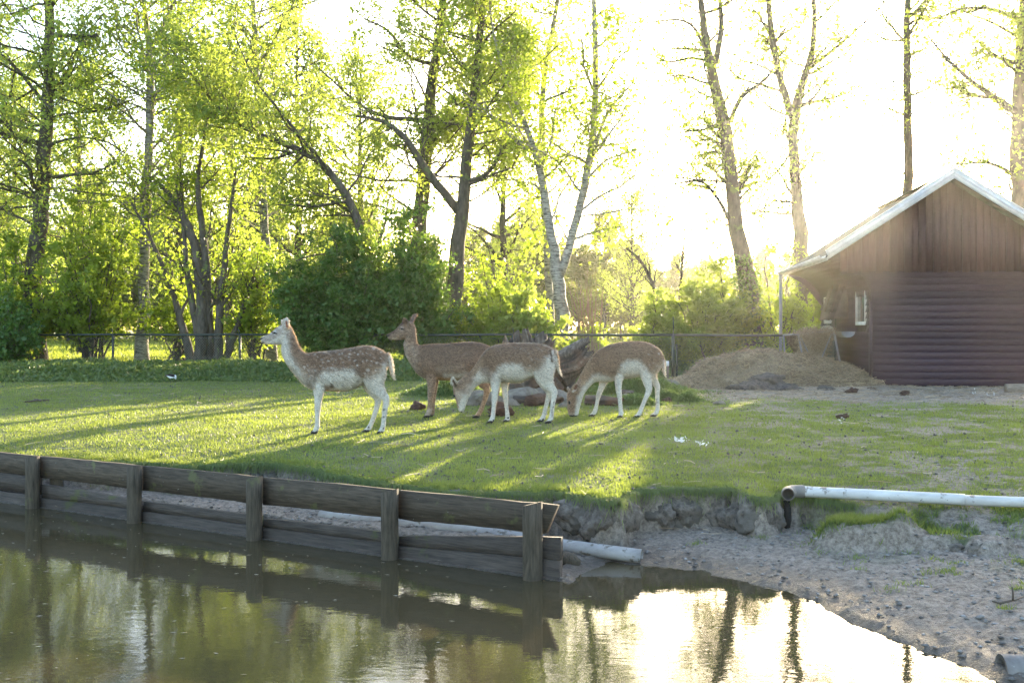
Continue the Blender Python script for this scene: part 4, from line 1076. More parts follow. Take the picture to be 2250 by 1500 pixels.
# --- deer 3 (grazing, middle) ------------------------------------------------
r3 = np.random.default_rng(3)
sp3 = [(r3.uniform(750, 1480), r3.uniform(370, 600), r3.uniform(6, 13)) for _ in range(46)] + [(1210, 460, 12), (1340, 400, 12), (1410, 395, 13), (1250, 530, 14), (1300, 520, 14), (1215, 610, 16), (1280, 590, 16), (1320, 430, 10), (1290, 640, 14)]
D3 = dict(spota=.45, unit=12.3 / FPX / 6, origin=(1080, 1385), seed=3, label='grazing fallow deer in the middle with black-edged white rump, head lowered to the left', pos=pos_of(960 + 180, 12.3),
    body=[((288, 1222), (335, 1246), 20), ((272, 1180), (362, 1215), 36), ((258, 1120), (382, 1150), 44), ((240, 1060), (402, 1095), 54), ((222, 1000), (425, 1045), 64), ((212, 940), (452, 1005), 70), ((222, 885), (474, 965), 70), ((262, 840), (500, 928), 66), ((325, 795), (535, 893), 62),
          ((395, 745), (575, 868), 64), ((460, 680), (620, 855), 70), ((520, 595), (662, 856), 82), ((575, 510), (710, 862), 98), ((635, 432), (760, 862), 116), ((705, 378), (815, 856), 132), ((790, 352), (870, 848), 144), ((890, 338), (940, 850), 152), ((1000, 328), (1030, 858), 158), ((1100, 325), (1110, 850), 158),
          ((1200, 325), (1185, 815), 152), ((1300, 330), (1270, 785), 148), ((1390, 345), (1360, 790), 142), ((1465, 370), (1440, 780), 132), ((1530, 405), (1510, 740), 114), ((1570, 460), (1550, 680), 84), ((1592, 530), (1580, 610), 35)],
    legs=[dict(side=-1, w=(.07, .08), y1=860, pts=[(770, 640, 95, 44), (768, 760, 86, 50), (768, 850, 66, 46), (768, 930, 52, 40), (765, 1000, 42, 36), (760, 1070, 39, 35), (752, 1140, 30, 27), (746, 1220, 27, 25), (740, 1290, 31, 28), (722, 1340, 33, 30), (706, 1375, 28, 28)]),
          dict(side=1, w=(.07, .08), y1=860, pts=[(880, 660, 80, 44), (885, 780, 72, 46), (890, 860, 54, 42), (893, 930, 44, 36), (897, 1000, 38, 34), (903, 1060, 36, 33), (912, 1130, 28, 25), (922, 1210, 26, 24), (930, 1285, 30, 27), (928, 1330, 31, 28), (920, 1362, 28, 28)]),
          dict(side=-1, w=(.085, .10), y1=880, pts=[(1430, 520, 130, 62), (1405, 650, 150, 66), (1410, 770, 125, 58), (1450, 860, 88, 46), (1500, 920, 62, 36), (1540, 965, 48, 31), (1540, 1020, 40, 29), (1526, 1100, 33, 26), (1516, 1190, 29, 25), (1508, 1270, 30, 26), (1495, 1330, 33, 29), (1468, 1382, 28, 28)]),
          dict(side=1, w=(.07, .085), y1=880, pts=[(1420, 560, 110, 55), (1390, 680, 120, 58), (1385, 790, 95, 50), (1415, 870, 70, 42), (1455, 935, 52, 34), (1478, 985, 43, 30), (1474, 1040, 36, 28), (1452, 1130, 30, 25), (1432, 1210, 28, 24), (1415, 1285, 31, 27), (1392, 1335, 32, 28), (1370, 1372, 28, 28)])],
    ears=[dict(base=(262, 905), tip=(212, 768), y=(-.062, -.105), w=52, open=(-.5, -1, -.1)), dict(base=(330, 820), tip=(398, 742), y=(.05, .085), w=30, open=(-.4, -.4, .6))],
    tail=dict(pts=[(1535, 420, 24), (1560, 450, 34), (1575, 540, 40), (1588, 620, 34), (1605, 690, 22), (1640, 768, 5)], wide=1.15, y=-.035),
    eye=(232, 1025), eyew=58, headx=250, base=WHITE,
    paint=[(BROWN, [(200, 900), (300, 810), (480, 650), (590, 450), (700, 355), (1000, 310), (1350, 320), (1560, 410), (1570, 470), (1500, 560), (1480, 480), (1420, 520), (1360, 620), (1300, 680), (1150, 660), (1080, 600), (900, 600), (800, 640), (770, 700), (700, 760), (600, 740), (560, 640), (480, 740), (440, 850), (350, 960), (250, 980)], 0, 100, {'poly': 1, 'jit': 1.4}),
           (GREY, [(640, 700), (700, 770)], 55, 70, {'a': .8}), (TAN, [(320, 860), (480, 700), (560, 560)], 55, 60, {'a': .8}), ((.30, .21, .15), [(440, 840), (380, 960)], 60, 80, {'a': .7}), ((.22, .15, .11), [(800, 400), (1300, 400)], 60, 110, {'a': .5}), ((.30, .22, .16), [(1180, 660), (1330, 640), (1400, 540)], 45, 80, {'a': .55}),
           ((.36, .27, .20), [(250, 960), (300, 1080)], 60, 50, {'a': .8}), ((.24, .13, .08), [(222, 950), (240, 1060), (275, 1170)], 20, 20, {'a': .9}), (WHITE, [(350, 1080), (330, 1150)], 34, 30, {'a': .75}), ((.02, .018, .018), [(300, 1238), (325, 1240)], 14, 8, {'jit': 0}), ((.5, .45, .4), [(232, 1025)], 26, 12, {'jit': .2, 'a': .5}), ((.05, .035, .03), [(228, 1010), (236, 1042)], 12, 6, {'jit': 0}),
           ((.10, .055, .04), [(222, 820), (252, 880)], 14, 12, {'jit': .2, 'yside': -1}), ((.10, .07, .055), [(620, 1000), (1, 1)], 0.1, .1, {'a': 0}),
           ((.05, .03, .025), [(1480, 420), (1496, 480), (1505, 570)], 11, 10, {'jit': .3}), (WHITE, [(1515, 430), (1535, 560)], 15, 10, {'jit': .3}), ((.05, .03, .025), [(1585, 470), (1605, 580), (1618, 650)], 13, 10, {'jit': .3}), ((.05, .03, .025), [(1548, 500), (1550, 640)], 3, 5, {'jit': .2}),
           ((.30, .24, .16), [(830, 780), (880, 830)], 20, 30, {'a': .7}), ((.34, .34, .20), [(950, 835), (1180, 835)], 22, 40, {'a': .5}), ((.09, .07, .06), [(495, 742)], 9, 8, {'a': .8}),
           ((.12, .10, .1), [(1535, 1100), (1525, 1180)], 7, 12, {'a': .7}), ((.12, .10, .1), [(1512, 1200), (1515, 1290)], 6, 12, {'a': .6}), ((.03, .025, .025), [(748, 1332)], 11, 7), ((.03, .025, .025), [(938, 1322)], 13, 8), ((.03, .025, .025), [(1515, 1348)], 11, 7), ((.03, .025, .025), [(1404, 1345)], 11, 7)],
    spots=sp3)
# --- deer 4 (grazing, right) -------------------------------------------------
D4 = dict(unit=13.0 / FPX / 6.25, origin=(1080, 1350), seed=4, label='rightmost grazing fallow deer with brown back, nose touching the grass beside the boulder and log', pos=pos_of(1200 + 172.8, 13.0),
    body=[((318, 1335), (400, 1345), 26), ((300, 1290), (440, 1315), 42), ((288, 1220), (458, 1240), 50), ((282, 1140), (475, 1170), 60), ((282, 1060), (498, 1100), 68), ((300, 990), (520, 1035), 70), ((350, 930), (552, 985), 66), ((405, 880), (590, 935), 62), ((450, 800), (635, 890), 66),
          ((495, 715), (675, 862), 74), ((545, 630), (720, 855), 88), ((600, 545), (775, 862), 104), ((665, 470), (835, 862), 120), ((745, 405), (905, 850), 134), ((840, 360), (970, 832), 146), ((950, 328), (1040, 818), 154), ((1070, 308), (1120, 810), 156), ((1190, 302), (1200, 800), 154),
          ((1300, 304), (1290, 785), 148), ((1400, 322), (1380, 780), 140), ((1485, 362), (1460, 770), 128), ((1550, 410), (1520, 730), 106), ((1592, 470), (1565, 670), 76), ((1606, 530), (1596, 610), 32)],
    legs=[dict(side=-1, w=(.07, .08), y1=800, pts=[(960, 600, 90, 44), (975, 710, 82, 48), (985, 800, 62, 44), (985, 880, 50, 40), (985, 950, 42, 36), (992, 1010, 38, 34), (1002, 1080, 31, 28), (1008, 1160, 29, 26), (1015, 1240, 30, 27), (1020, 1290, 33, 30), (1012, 1350, 30, 30)]),
          dict(side=1, w=(.07, .08), y1=850, pts=[(860, 640, 80, 44), (830, 770, 74, 46), (800, 850, 56, 42), (775, 920, 46, 36), (750, 980, 38, 33), (730, 1035, 36, 32), (715, 1100, 27, 25), (700, 1170, 26, 24), (682, 1240, 30, 27), (658, 1285, 31, 28), (636, 1320, 28, 28)]),
          dict(side=-1, w=(.085, .10), y1=800, pts=[(1430, 500, 130, 62), (1385, 620, 145, 64), (1370, 730, 105, 56), (1370, 820, 72, 46), (1385, 890, 56, 37), (1398, 945, 47, 32), (1385, 1000, 39, 29), (1352, 1070, 32, 26), (1322, 1140, 28, 25), (1292, 1215, 30, 26), (1268, 1268, 33, 29), (1232, 1322, 28, 28)]),
          dict(side=1, w=(.07, .085), y1=800, pts=[(1450, 560, 110, 55), (1440, 670, 110, 56), (1450, 760, 80, 48), (1480, 830, 62, 40), (1515, 880, 50, 33), (1540, 925, 42, 30), (1540, 990, 35, 27), (1540, 1070, 30, 25), (1545, 1150, 28, 24), (1542, 1220, 31, 27), (1520, 1268, 32, 28), (1488, 1308, 28, 28)])],
    ears=[dict(base=(352, 1010), tip=(428, 875), y=(-.064, -.085), w=52, open=(-.2, -1, -.2)), dict(base=(330, 985), tip=(300, 930), y=(.05, .10), w=26, open=(-.6, .2, .4))],
    tail=dict(pts=[(1585, 500, 24), (1602, 560, 30), (1610, 640, 30), (1615, 700, 24), (1622, 750, 14), (1634, 790, 4)]),
    eye=(315, 1140), eyew=59, headx=330, base=WHITE,
    paint=[(BROWN, [(270, 1000), (420, 840), (540, 600), (640, 450), (800, 350), (1050, 280), (1350, 285), (1560, 390), (1620, 500), (1570, 590), (1500, 640), (1440, 740), (1370, 700), (1310, 620), (1250, 560), (1100, 560), (1000, 620), (980, 720), (900, 790), (800, 770), (700, 740), (620, 760), (560, 860), (480, 960), (430, 1060), (420, 1180), (400, 1300), (290, 1310)], 0, 95, {'poly': 1, 'jit': 1.4}),
           (TAN, [(330, 1000), (480, 850), (600, 650)], 60, 60, {'a': .8}), ((.24, .16, .115), [(800, 680), (900, 720)], 60, 80, {'a': .6}), ((.26, .18, .125), [(950, 420), (1350, 400)], 60, 110, {'a': .35}), ((.27, .19, .13), [(1450, 700), (1540, 600)], 40, 50, {'a': .5}), ((.24, .15, .10), [(320, 1060), (330, 1280)], 60, 50, {'a': .6}),
           (WHITE, [(440, 1170), (420, 1300)], 26, 24, {'a': .8}), (WHITE, [(360, 985), (395, 960)], 14, 12, {'yside': -1, 'a': .8, 'jit': .2}), ((.16, .07, .045), [(390, 950), (412, 905)], 16, 10, {'jit': .2, 'yside': -1}), ((.10, .05, .035), [(318, 1050), (330, 1000)], 10, 14, {'a': .5}),
           ((.02, .018, .018), [(318, 1335), (345, 1342)], 12, 6, {'jit': 0}), ((.42, .34, .27), [(315, 1140)], 30, 12, {'a': .35}), ((.05, .03, .025), [(315, 1130), (315, 1150)], 14, 6, {'jit': 0}), ((.25, .16, .1), [(1085, 735)], 12, 14, {'a': .7}), ((.1, .07, .05), [(1060, 795), (1110, 800)], 9, 10, {'a': .5}), 
           ((.05, .03, .025), [(1588, 450), (1600, 540)], 6, 8), ((.12, .10, .1), [(1530, 1100), (1525, 1160)], 7, 12, {'a': .7}), (GREY, [(960, 880), (975, 960)], 24, 40, {'a': .4}), (GREY, [(740, 1000), (720, 1060)], 16, 30, {'a': .5})] +
          [((.15, .08, .05), [(620 + k * 24, 640 + k * 4), (640 + k * 22, 690 + k * 8)], 2.5, 7, {'a': .55, 'jit': .6}) for k in range(6)],
    spots=[(1385, 468, 11), (1345, 498, 9), (1520, 465, 14), (1480, 520, 8), (1450, 590, 9), (1540, 540, 9), (1430, 440, 7), (1440, 380, 8), (1370, 385, 7), (1500, 600, 8), (1400, 620, 8), (1300, 450, 6)])
for D in (D1, D2, D3, D4): make_deer(D)
# ------------------------------------------------------------------ trees
MAT_BARK = rough_mat('alder_bark', (0.035, 0.028, 0.022), (0.135, 0.112, 0.088), 3, (3, 3, 1), 0.9, 0.9, 0.03, [((0.11, 0.13, 0.05), 3, 0.60)])
m, nt, N, L, b = node_mat('birch_bark')
nb = noise_tex(nt, 5, 6, 0.7, mapping(nt, (1.2, 1.2, 5)))
nc_ = noise_tex(nt, 2.0, 4, 0.6, mapping(nt, (1, 1, 1)))
cb = ramp(nt, nb.outputs[0], [(0.40, (0.05, 0.045, 0.04)), (0.52, (0.34, 0.31, 0.27)), (0.7, (0.52, 0.49, 0.44))])
L.new(mixc(nt, nc_.outputs[0], cb.outputs[0], mixc(nt, 0.6, cb.outputs[0], (0.12, 0.10, 0.07))), b.inputs['Base Color'])
b.inputs['Roughness'].default_value = 0.8; bump(nt, nb.outputs[0], 0.5, 0.02, b)
MAT_BIRCH = m
MAT_LEAF_A = leaf_mat('alder_leaf', (0.080, 0.125, 0.030), (0.185, 0.235, 0.062), (0.52, 0.64, 0.09), 0.55, 0.42)
MAT_LEAF_Y = leaf_mat('young_leaf', (0.085, 0.130, 0.022), (0.175, 0.220, 0.042), (0.47, 0.62, 0.05), 0.55, 0.42)
MAT_LEAF_D = leaf_mat('hawthorn_leaf', (0.034, 0.086, 0.022), (0.090, 0.165, 0.042), (0.26, 0.42, 0.04), 0.35, 0.38)
MAT_LEAF_F = leaf_mat('far_leaf', (0.055, 0.090, 0.022), (0.125, 0.155, 0.035), (0.36, 0.42, 0.06), 0.45, 0.6)
MAT_DEAD = rough_mat('dry_stem', (0.16, 0.10, 0.06), (0.32, 0.22, 0.14), 14)

def walk(r, S, D, Ln, R0, k, wig, up, taper):
    n = len(S); Pt = np.zeros((n, k, 3)); Pt[:, 0] = S
    d = D / np.linalg.norm(D, axis=1, keepdims=True); st = (Ln / (k - 1))[:, None]
    for i in range(1, k):
        Pt[:, i] = Pt[:, i - 1] + d * st
        d = d + r.normal(0, wig, (n, 3)); d[:, 2] += up
        d /= np.linalg.norm(d, axis=1, keepdims=True)
    return Pt, R0[:, None] * np.linspace(1, taper, k)[None]
def spawn(r, Pt, R, per, fmin, ang, lenf, fmax=1.0, biasf=1.0):
    n, k, _ = Pt.shape
    N = n * per
    pi = np.repeat(np.arange(n), per)
    f = fmin + (fmax - fmin) * r.random(N) ** biasf
    q = f * (k - 1); i0 = np.clip(q.astype(int), 0, k - 2); t = (q - i0)[:, None]
    S = Pt[pi, i0] * (1 - t) + Pt[pi, i0 + 1] * t
    T = Pt[pi, i0 + 1] - Pt[pi, i0]; T /= np.maximum(np.linalg.norm(T, axis=1, keepdims=True), 1e-9)
    rp = r.normal(size=(N, 3)); rp -= (rp * T).sum(1, keepdims=True) * T; rp /= np.linalg.norm(rp, axis=1, keepdims=True)
    a = np.radians(r.uniform(ang[0], ang[1], N))[:, None]
    D = T * np.cos(a) + rp * np.sin(a)
    pl = np.linalg.norm(np.diff(Pt, axis=1), axis=2).sum(1)[pi]
    Ln = pl * lenf * r.uniform(.55, 1.25, N) * (1.15 - f * .55)
    Rr = (R[pi, i0] * (1 - t[:, 0]) + R[pi, i0 + 1] * t[:, 0]) * .55
    return S, D, Ln, Rr

LEAFK = 1.55
def tree(name, label, cat, stems, seed, leafmat, bark=None, prim=26, z0=2.5, z1=99, plen=(1.6, 3.2), pang=(35, 85), sec=6, ter=4, leafn=9, lsize=.068, limbs=(), jit=.33, group=None,
         up=.03, droop=0.2, limb_sec=9, base=None, crownname='crown', dens=None, tint=(.5, .25)):
    """stems: list of pixel paths [(px, py, d, width_px), ...]; limbs: the same for boughs read off the photograph"""
    r = np.random.default_rng(seed)
    wood = MB(); twP, twR = [], []
    first = stems[0][0]
    b0 = P(first[0], 725, first[2]); ox, oy = b0[0], b0[1]
    oz = float(terrain(np.array([ox]), np.array([oy]))[0]) if base is None else base
    O = np.array([ox, oy, oz])
    prS, prD, prL, prR = [], [], [], []
    def path(st, n):
        pts = np.array([P(s_[0], s_[1], s_[2]) for s_ in st]); rad = np.array([s_[3] / 2 / FPX * s_[2] for s_ in st])
        pts, rad = resample(pts, rad, n)
        wob = r.normal(0, 1, (n, 3)) * (rad[:, None] * .12); wob[0] = 0
        return pts + wob, rad
    for si, st in enumerate(stems):
        pts, rad = path(st, 26)
        if si == 0 or st[0][1] > 700:
            pts[0, 2] = oz - .15
            rad = rad.copy(); rad[0] *= 1.45; rad[1] *= 1.12
        tubes(wood, pts - O, rad, 12 if rad[0] > .08 else 8, cap=True)
        h = pts[:, 2]
        ok = np.where((h > z0) & (h < z1))[0]
        if len(ok) > 2 and prim:
            npr = max(3, int(prim / len(stems)))
            S, D, Ln, Rr = spawn(r, pts[None, ok[0]:ok[-1] + 1], rad[None, ok[0]:ok[-1] + 1], npr, 0, pang, 1)
            frac = (S[:, 2] - h[ok[0]]) / max(h[ok[-1]] - h[ok[0]], .1)
            Ln = r.uniform(plen[0], plen[1], npr) * (1.05 - .55 * frac)
            prS.append(S); prD.append(D); prL.append(Ln); prR.append(np.minimum(Rr, .05) * r.uniform(.5, 1.0, npr))
    P2, R2 = [], []
    if prS:
        S, D, Ln, Rr = map(np.concatenate, (prS, prD, prL, prR))
        Pt, R_ = walk(r, S, D, Ln, np.maximum(Rr, .012), 8, .17, up, .35)
        tubes(wood, Pt - O, R_, 6); P2.append((Pt, R_, sec))
    for lb in limbs:
        pts, rad = path(lb, 12)
        tubes(wood, pts - O, rad, 8)
        P2.append((pts[None, 2:], rad[None, 2:], limb_sec))
    LP = []
    for Pt, R_, ns in P2:
        if ns < 1: continue
        S, D, Ln, Rr = spawn(r, Pt, R_, ns, .18, (25, 70), .42)
        if len(Pt) == 1: Ln = np.clip(Ln, .5, 1.9)
        Q_, QR = walk(r, S, D, Ln, np.clip(Rr, .006, .03), 6, .2, up, .4)
        tubes(wood, Q_ - O, QR, 3)
        if ter:
            S, D, Ln, Rr = spawn(r, Q_, QR, ter, .15, (25, 75), .5)
            U_, UR = walk(r, S, D, Ln, np.clip(Rr, .003, .008), 3, .3, 0, .5)
            kk_ = r.random(len(U_)) < .35; tubes(wood, U_[kk_] - O, UR[kk_], 3)
            LP.append(U_)
        LP.append(Q_[:, 2:])
    wood.build('trunk', bark or MAT_BARK, None, True)
    wo = bpy.context.scene.collection.objects[-1] if False else None
    root = empty(name, tuple(O)); tag(root, label, cat, group)
    tr_o = [o for o in COL.objects if o.parent is None and o.name.split('.')[0] == 'trunk'][-1]
    tr_o.parent = root
    lm = MB(); cnt = 0
    for A in LP:
        n, k, _ = A.shape
        m_ = int(leafn * LEAFK)
        if n == 0: continue
        pi = np.repeat(np.arange(n), m_); N = len(pi)
        q = r.random(N) ** .8 * (k - 1.001); i0 = q.astype(int); t = (q - i0)[:, None]
        c = A[pi, i0] * (1 - t) + A[pi, i0 + 1] * t + r.normal(0, jit, (N, 3)) * r.random((N, 1)) ** .7
        c[:, 2] -= droop * jit * r.random(N)
        cl = np.repeat(r.random(n), m_)          # twigs keep or lose leaves together: gaps in the crown
        if dens is not None: keep = cl < dens
        else: keep = cl < .72
        c = c[keep]; tw = np.clip(np.repeat(r.normal(tint[0], tint[1], n), m_)[keep] + r.normal(0, .15, len(c)), 0, 1)
        leaflets(lm, c - O, lsize * np.clip(r.lognormal(.05, .42, len(c)), .45, 2.3), .85, tw, .3, r); cnt += len(c)
    if cnt:
        cr = lm.build(crownname, leafmat, root)
    return root, cnt

tot = 0
def T(*a, **k):
    global tot
    o, c = tree(*a, **k); tot += c
    return o
tall = 'alders and birches behind the wire fence'
T('alder_tree', 'tall dark-trunked alder at the far left behind the fence', 'tree', [[(78, 800, 29, 42), (72, 650, 29, 38), (85, 520, 29, 34), (95, 400, 29, 31), (103, 270, 29, 26), (108, 130, 29, 22), (104, -120, 29, 15), (110, -330, 29, 6)]], 101, MAT_LEAF_A, prim=64, z0=3.8, plen=(2.2, 4.4), pang=(50, 95), sec=7, ter=4, leafn=10,
  limbs=[[(92, 425, 29, 12), (70, 405, 28.5, 10), (66, 365, 28.2, 7), (40, 350, 28, 4)], [(96, 392, 29, 10), (150, 385, 28.6, 8), (215, 380, 28, 5), (260, 350, 27.8, 3)], [(95, 318, 29, 13), (50, 303, 28.6, 10), (0, 290, 28.5, 7), (-60, 300, 28, 4)], [(104, 80, 29, 10), (150, 78, 28.5, 8), (215, 80, 28, 6)], [(100, 230, 29, 9), (20, 130, 28.6, 6), (-50, 90, 28.5, 3)]], tint=(.6, .25))
T('birch_tree', 'slender straight birch with pale trunk second from the left', 'tree', [[(312, 800, 30, 27), (315, 650, 30, 24), (316, 540, 30, 22), (322, 400, 30, 19), (330, 250, 30, 17), (333, 120, 30, 14), (318, 20, 30, 10), (300, -150, 30, 7), (296, -300, 30, 3)]], 102, MAT_LEAF_Y, MAT_BIRCH, prim=60, z0=4.0, plen=(2.0, 4.0), pang=(35, 80), sec=7, ter=4, leafn=9, lsize=.065, droop=1.5,
  limbs=[[(330, 110, 30, 9), (360, 50, 30, 7), (392, -10, 30, 4), (400, -90, 30, 2)], [(318, 430, 30, 10), (270, 370, 29.6, 7), (215, 310, 29, 4), (140, 240, 29, 2)], [(318, 520, 30, 6), (280, 515, 29.5, 4), (230, 560, 29, 2)], [(322, 430, 30, 8), (350, 395, 29, 6), (430, 380, 29, 4), (480, 372, 29, 2)]])
T('willow_thicket', 'multi-stemmed dark willow clump with bare twiggy limbs left of the standing spotted deer', 'tree', [[(440, 810, 28, 28), (445, 650, 28, 26), (425, 520, 28, 20), (385, 440, 28, 13), (345, 400, 28, 7)], [(462, 810, 28.2, 24), (455, 600, 28, 18), (432, 400, 28, 11), (455, 260, 28, 5)], [(478, 810, 27.8, 22), (485, 640, 28, 16), (505, 480, 28, 9), (520, 360, 28, 4)], [(425, 810, 28.2, 22), (380, 640, 28.4, 12), (330, 520, 28, 7), (280, 430, 28, 4)], [(490, 810, 28, 18), (530, 690, 28, 12), (560, 600, 28, 6)], [(450, 810, 28, 20), (410, 600, 28, 12), (400, 450, 28, 7), (395, 330, 28, 3)]], 103, MAT_LEAF_Y, prim=54, z0=1.8, plen=(.9, 2.2), pang=(15, 60), sec=7, ter=4, leafn=3, up=.08, dens=.75)
T('alder_tree', 'slim grey alder trunk between the willow clump and the dark hawthorn', 'tree', [[(598, 800, 31, 22), (588, 600, 31, 20), (577, 450, 31, 18), (573, 380, 31, 17), (568, 270, 31, 15), (560, 100, 31, 12), (552, -80, 31, 8), (550, -260, 31, 3)]], 104, MAT_LEAF_A, MAT_BIRCH, prim=60, z0=4.0, plen=(1.8, 3.8), sec=7, ter=4, leafn=10, tint=(.3, .25))
T('leaning_alder', 'leaning alder whose long bough arches left above the dark hawthorn', 'tree', [[(838, 800, 27, 26), (815, 600, 27, 22), (790, 490, 27, 20), (765, 430, 27, 18), (720, 370, 27, 16), (680, 335, 27, 15), (620, 312, 27, 12), (540, 290, 27, 9), (470, 230, 27, 6), (395, 130, 27, 3)]], 105, MAT_LEAF_A, prim=46, z0=3.2, plen=(1.3, 2.8), pang=(30, 85), sec=6, ter=4, leafn=10,
  limbs=[[(700, 350, 27, 8), (620, 250, 26.8, 6), (560, 180, 26.5, 4), (520, 90, 26.5, 2)], [(770, 440, 27, 7), (700, 455, 27, 5), (640, 468, 27, 3)], [(660, 330, 27, 6), (600, 350, 26.5, 5), (540, 345, 26.4, 3)]], tint=(.3, .25))
T('alder_tree', 'large forked alder in the middle with a thick bough reaching up left', 'tree', [[(990, 790, 28, 44), (1003, 560, 28, 34), (1014, 480, 28, 30), (1022, 400, 28, 26), (1032, 300, 28, 22), (1044, 180, 28, 18), (1060, 40, 28, 14), (1070, -140, 28, 9), (1068, -300, 28, 3)]], 106, MAT_LEAF_A, prim=60, z0=4.4, plen=(1.9, 3.9), pang=(40, 90), sec=7, ter=4, leafn=10,
  limbs=[[(1012, 470, 28, 20), (975, 420, 27.8, 19), (940, 385, 27.6, 18), (915, 340, 27.5, 16), (880, 285, 27.4, 13), (845, 262, 27.3, 9), (780, 255, 27.2, 5)], [(1022, 400, 28, 11), (1075, 385, 27.5, 10), (1100, 330, 27.5, 9), (1110, 310, 27.5, 7), (1160, 312, 27.3, 4)]], limb_sec=11, tint=(.45, .25))
T('alder_tree', 'straight dark alder behind the forked one, trunk passing the crossing bough', 'tree', [[(905, 800, 30, 34), (915, 600, 30, 34), (922, 470, 30, 32), (932, 380, 30, 30), (938, 300, 30, 28), (942, 220, 30, 24), (958, 120, 30, 21), (976, 0, 30, 17), (985, -150, 30, 11), (990, -320, 30, 4)]], 107, MAT_LEAF_A, prim=60, z0=4.4, plen=(2.0, 4.2), pang=(40, 90), sec=7, ter=4, leafn=11,
  limbs=[[(942, 265, 30, 13), (900, 262, 29.5, 11), (850, 262, 29, 9), (800, 240, 29, 6), (700, 150, 29, 3)], [(946, 320, 30, 14), (970, 285, 29.7, 11), (990, 262, 29.5, 7)], [(945, 140, 30, 9), (890, 125, 29.5, 8), (862, 70, 29.3, 6), (800, 40, 29, 3)], [(960, 110, 30, 8), (990, 150, 29.5, 6), (1040, 175, 29.5, 3)]], limb_sec=11, tint=(.5, .25))
T('birch_tree', 'forked birch with a white lower trunk rising behind the driftwood stump', 'tree', [[(1243, 800, 27, 34), (1232, 680, 27, 30), (1225, 600, 27, 26), (1212, 530, 27, 20), (1198, 440, 27, 19), (1187, 370, 27, 16), (1160, 285, 27, 12), (1120, 190, 27, 8), (1082, 80, 27, 5), (1070, -60, 27, 2)],
  [(1228, 610, 27, 20), (1248, 560, 27, 19), (1270, 480, 27, 18), (1286, 390, 27, 18), (1302, 320, 27, 16), (1309, 210, 27, 14), (1308, 80, 27, 12), (1302, -80, 27, 8), (1296, -260, 27, 3)]], 108, MAT_LEAF_Y, MAT_BIRCH, prim=62, z0=3.8, plen=(1.3, 2.9), pang=(35, 80), sec=6, ter=4, leafn=8, lsize=.068, droop=1.5,
  limbs=[[(1300, 350, 27, 9), (1330, 250, 27, 7), (1400, 170, 27, 3)], [(1200, 220, 27, 7), (1250, 200, 27, 5), (1280, 190, 27, 2)], [(1284, 400, 27, 7), (1330, 350, 26.7, 5), (1400, 330, 26.5, 3)]], tint=(.55, .25))
T('birch_tree', 'thin pale birch stem standing close behind the forked birch', 'tree', [[(1215, 790, 31, 18), (1205, 600, 31, 16), (1196, 450, 31, 15), (1190, 370, 31, 14), (1191, 260, 31, 13), (1192, 170, 31, 12), (1212, 70, 31, 10), (1235, -40, 31, 8), (1240, -260, 31, 3)]], 109, MAT_LEAF_Y, MAT_BIRCH, prim=36, z0=5.2, plen=(1.2, 2.2), sec=6, ter=4, leafn=8, lsize=.068, droop=1.5)
T('alder_tree', 'dark sparse alder with ivy-clad base right of the rightmost deer, leaning left', 'tree', [[(1668, 800, 27, 52), (1648, 650, 27, 46), (1625, 530, 27, 36), (1608, 430, 27, 30), (1600, 330, 27, 29), (1588, 270, 27, 30), (1572, 190, 27, 24), (1556, 120, 27, 20), (1543, 50, 27, 15), (1532, -60, 27, 11), (1528, -260, 27, 4)]], 110, MAT_LEAF_A, prim=46, z0=4.0, plen=(1.0, 2.4), pang=(35, 95), sec=7, ter=4, leafn=5, dens=.75, limb_sec=8,
  limbs=[[(1566, 150, 27, 15), (1585, 90, 27, 13), (1588, 40, 27, 11), (1575, -40, 27, 7), (1570, -160, 27, 4)], [(1612, 500, 27, 9), (1580, 440, 26.8, 8), (1545, 392, 26.6, 7), (1515, 398, 26.5, 5), (1480, 405, 26.5, 3)], [(1605, 270, 27, 12), (1625, 215, 26.8, 10), (1690, 170, 26.6, 6), (1700, 150, 26.6, 3)], [(1555, 130, 27, 8), (1530, 60, 26.8, 6), (1500, 40, 26.6, 5), (1420, 50, 26.5, 3)], [(1557, 135, 27, 7), (1520, 125, 26.8, 6), (1470, 140, 26.6, 4), (1420, 115, 26.5, 2)], [(1596, 330, 27, 6), (1560, 305, 26.8, 4), (1530, 310, 26.6, 2)], [(1595, 400, 27, 5), (1540, 395, 26.7, 4), (1485, 390, 26.6, 3)]])
T('alder_tree', 'sparse alder with a high fork beside the shed roof', 'tree', [[(1775, 800, 28, 40), (1768, 640, 28, 36), (1760, 500, 28, 32), (1748, 420, 28, 24), (1742, 330, 28, 22), (1746, 240, 28, 24), (1757, 180, 28, 18), (1780, 145, 28, 14), (1795, 80, 28, 12), (1785, -30, 28, 9), (1782, -220, 28, 3)], [(1742, 260, 28, 18), (1722, 200, 28, 16), (1705, 130, 28, 15), (1695, 60, 28, 13), (1683, -40, 28, 9), (1676, -220, 28, 3)]], 111, MAT_LEAF_A, prim=42, z0=4.3, plen=(.9, 2.3), pang=(30, 90), sec=7, ter=4, leafn=5, dens=.75, limb_sec=8,
  limbs=[[(1772, 155, 28, 11), (1810, 125, 28, 8), (1850, 95, 28, 6), (1900, 50, 28, 4), (1950, 0, 28, 3)], [(1755, 232, 28, 9), (1800, 222, 28, 7), (1850, 210, 28, 4), (1885, 190, 28, 2)], [(1700, 90, 28, 6), (1745, 60, 28, 4), (1780, 30, 28, 2)], [(1742, 330, 28, 5), (1700, 390, 28, 4), (1630, 412, 28, 3)], [(1745, 445, 28, 6), (1700, 440, 27.8, 4), (1650, 478, 27.6, 2)]])
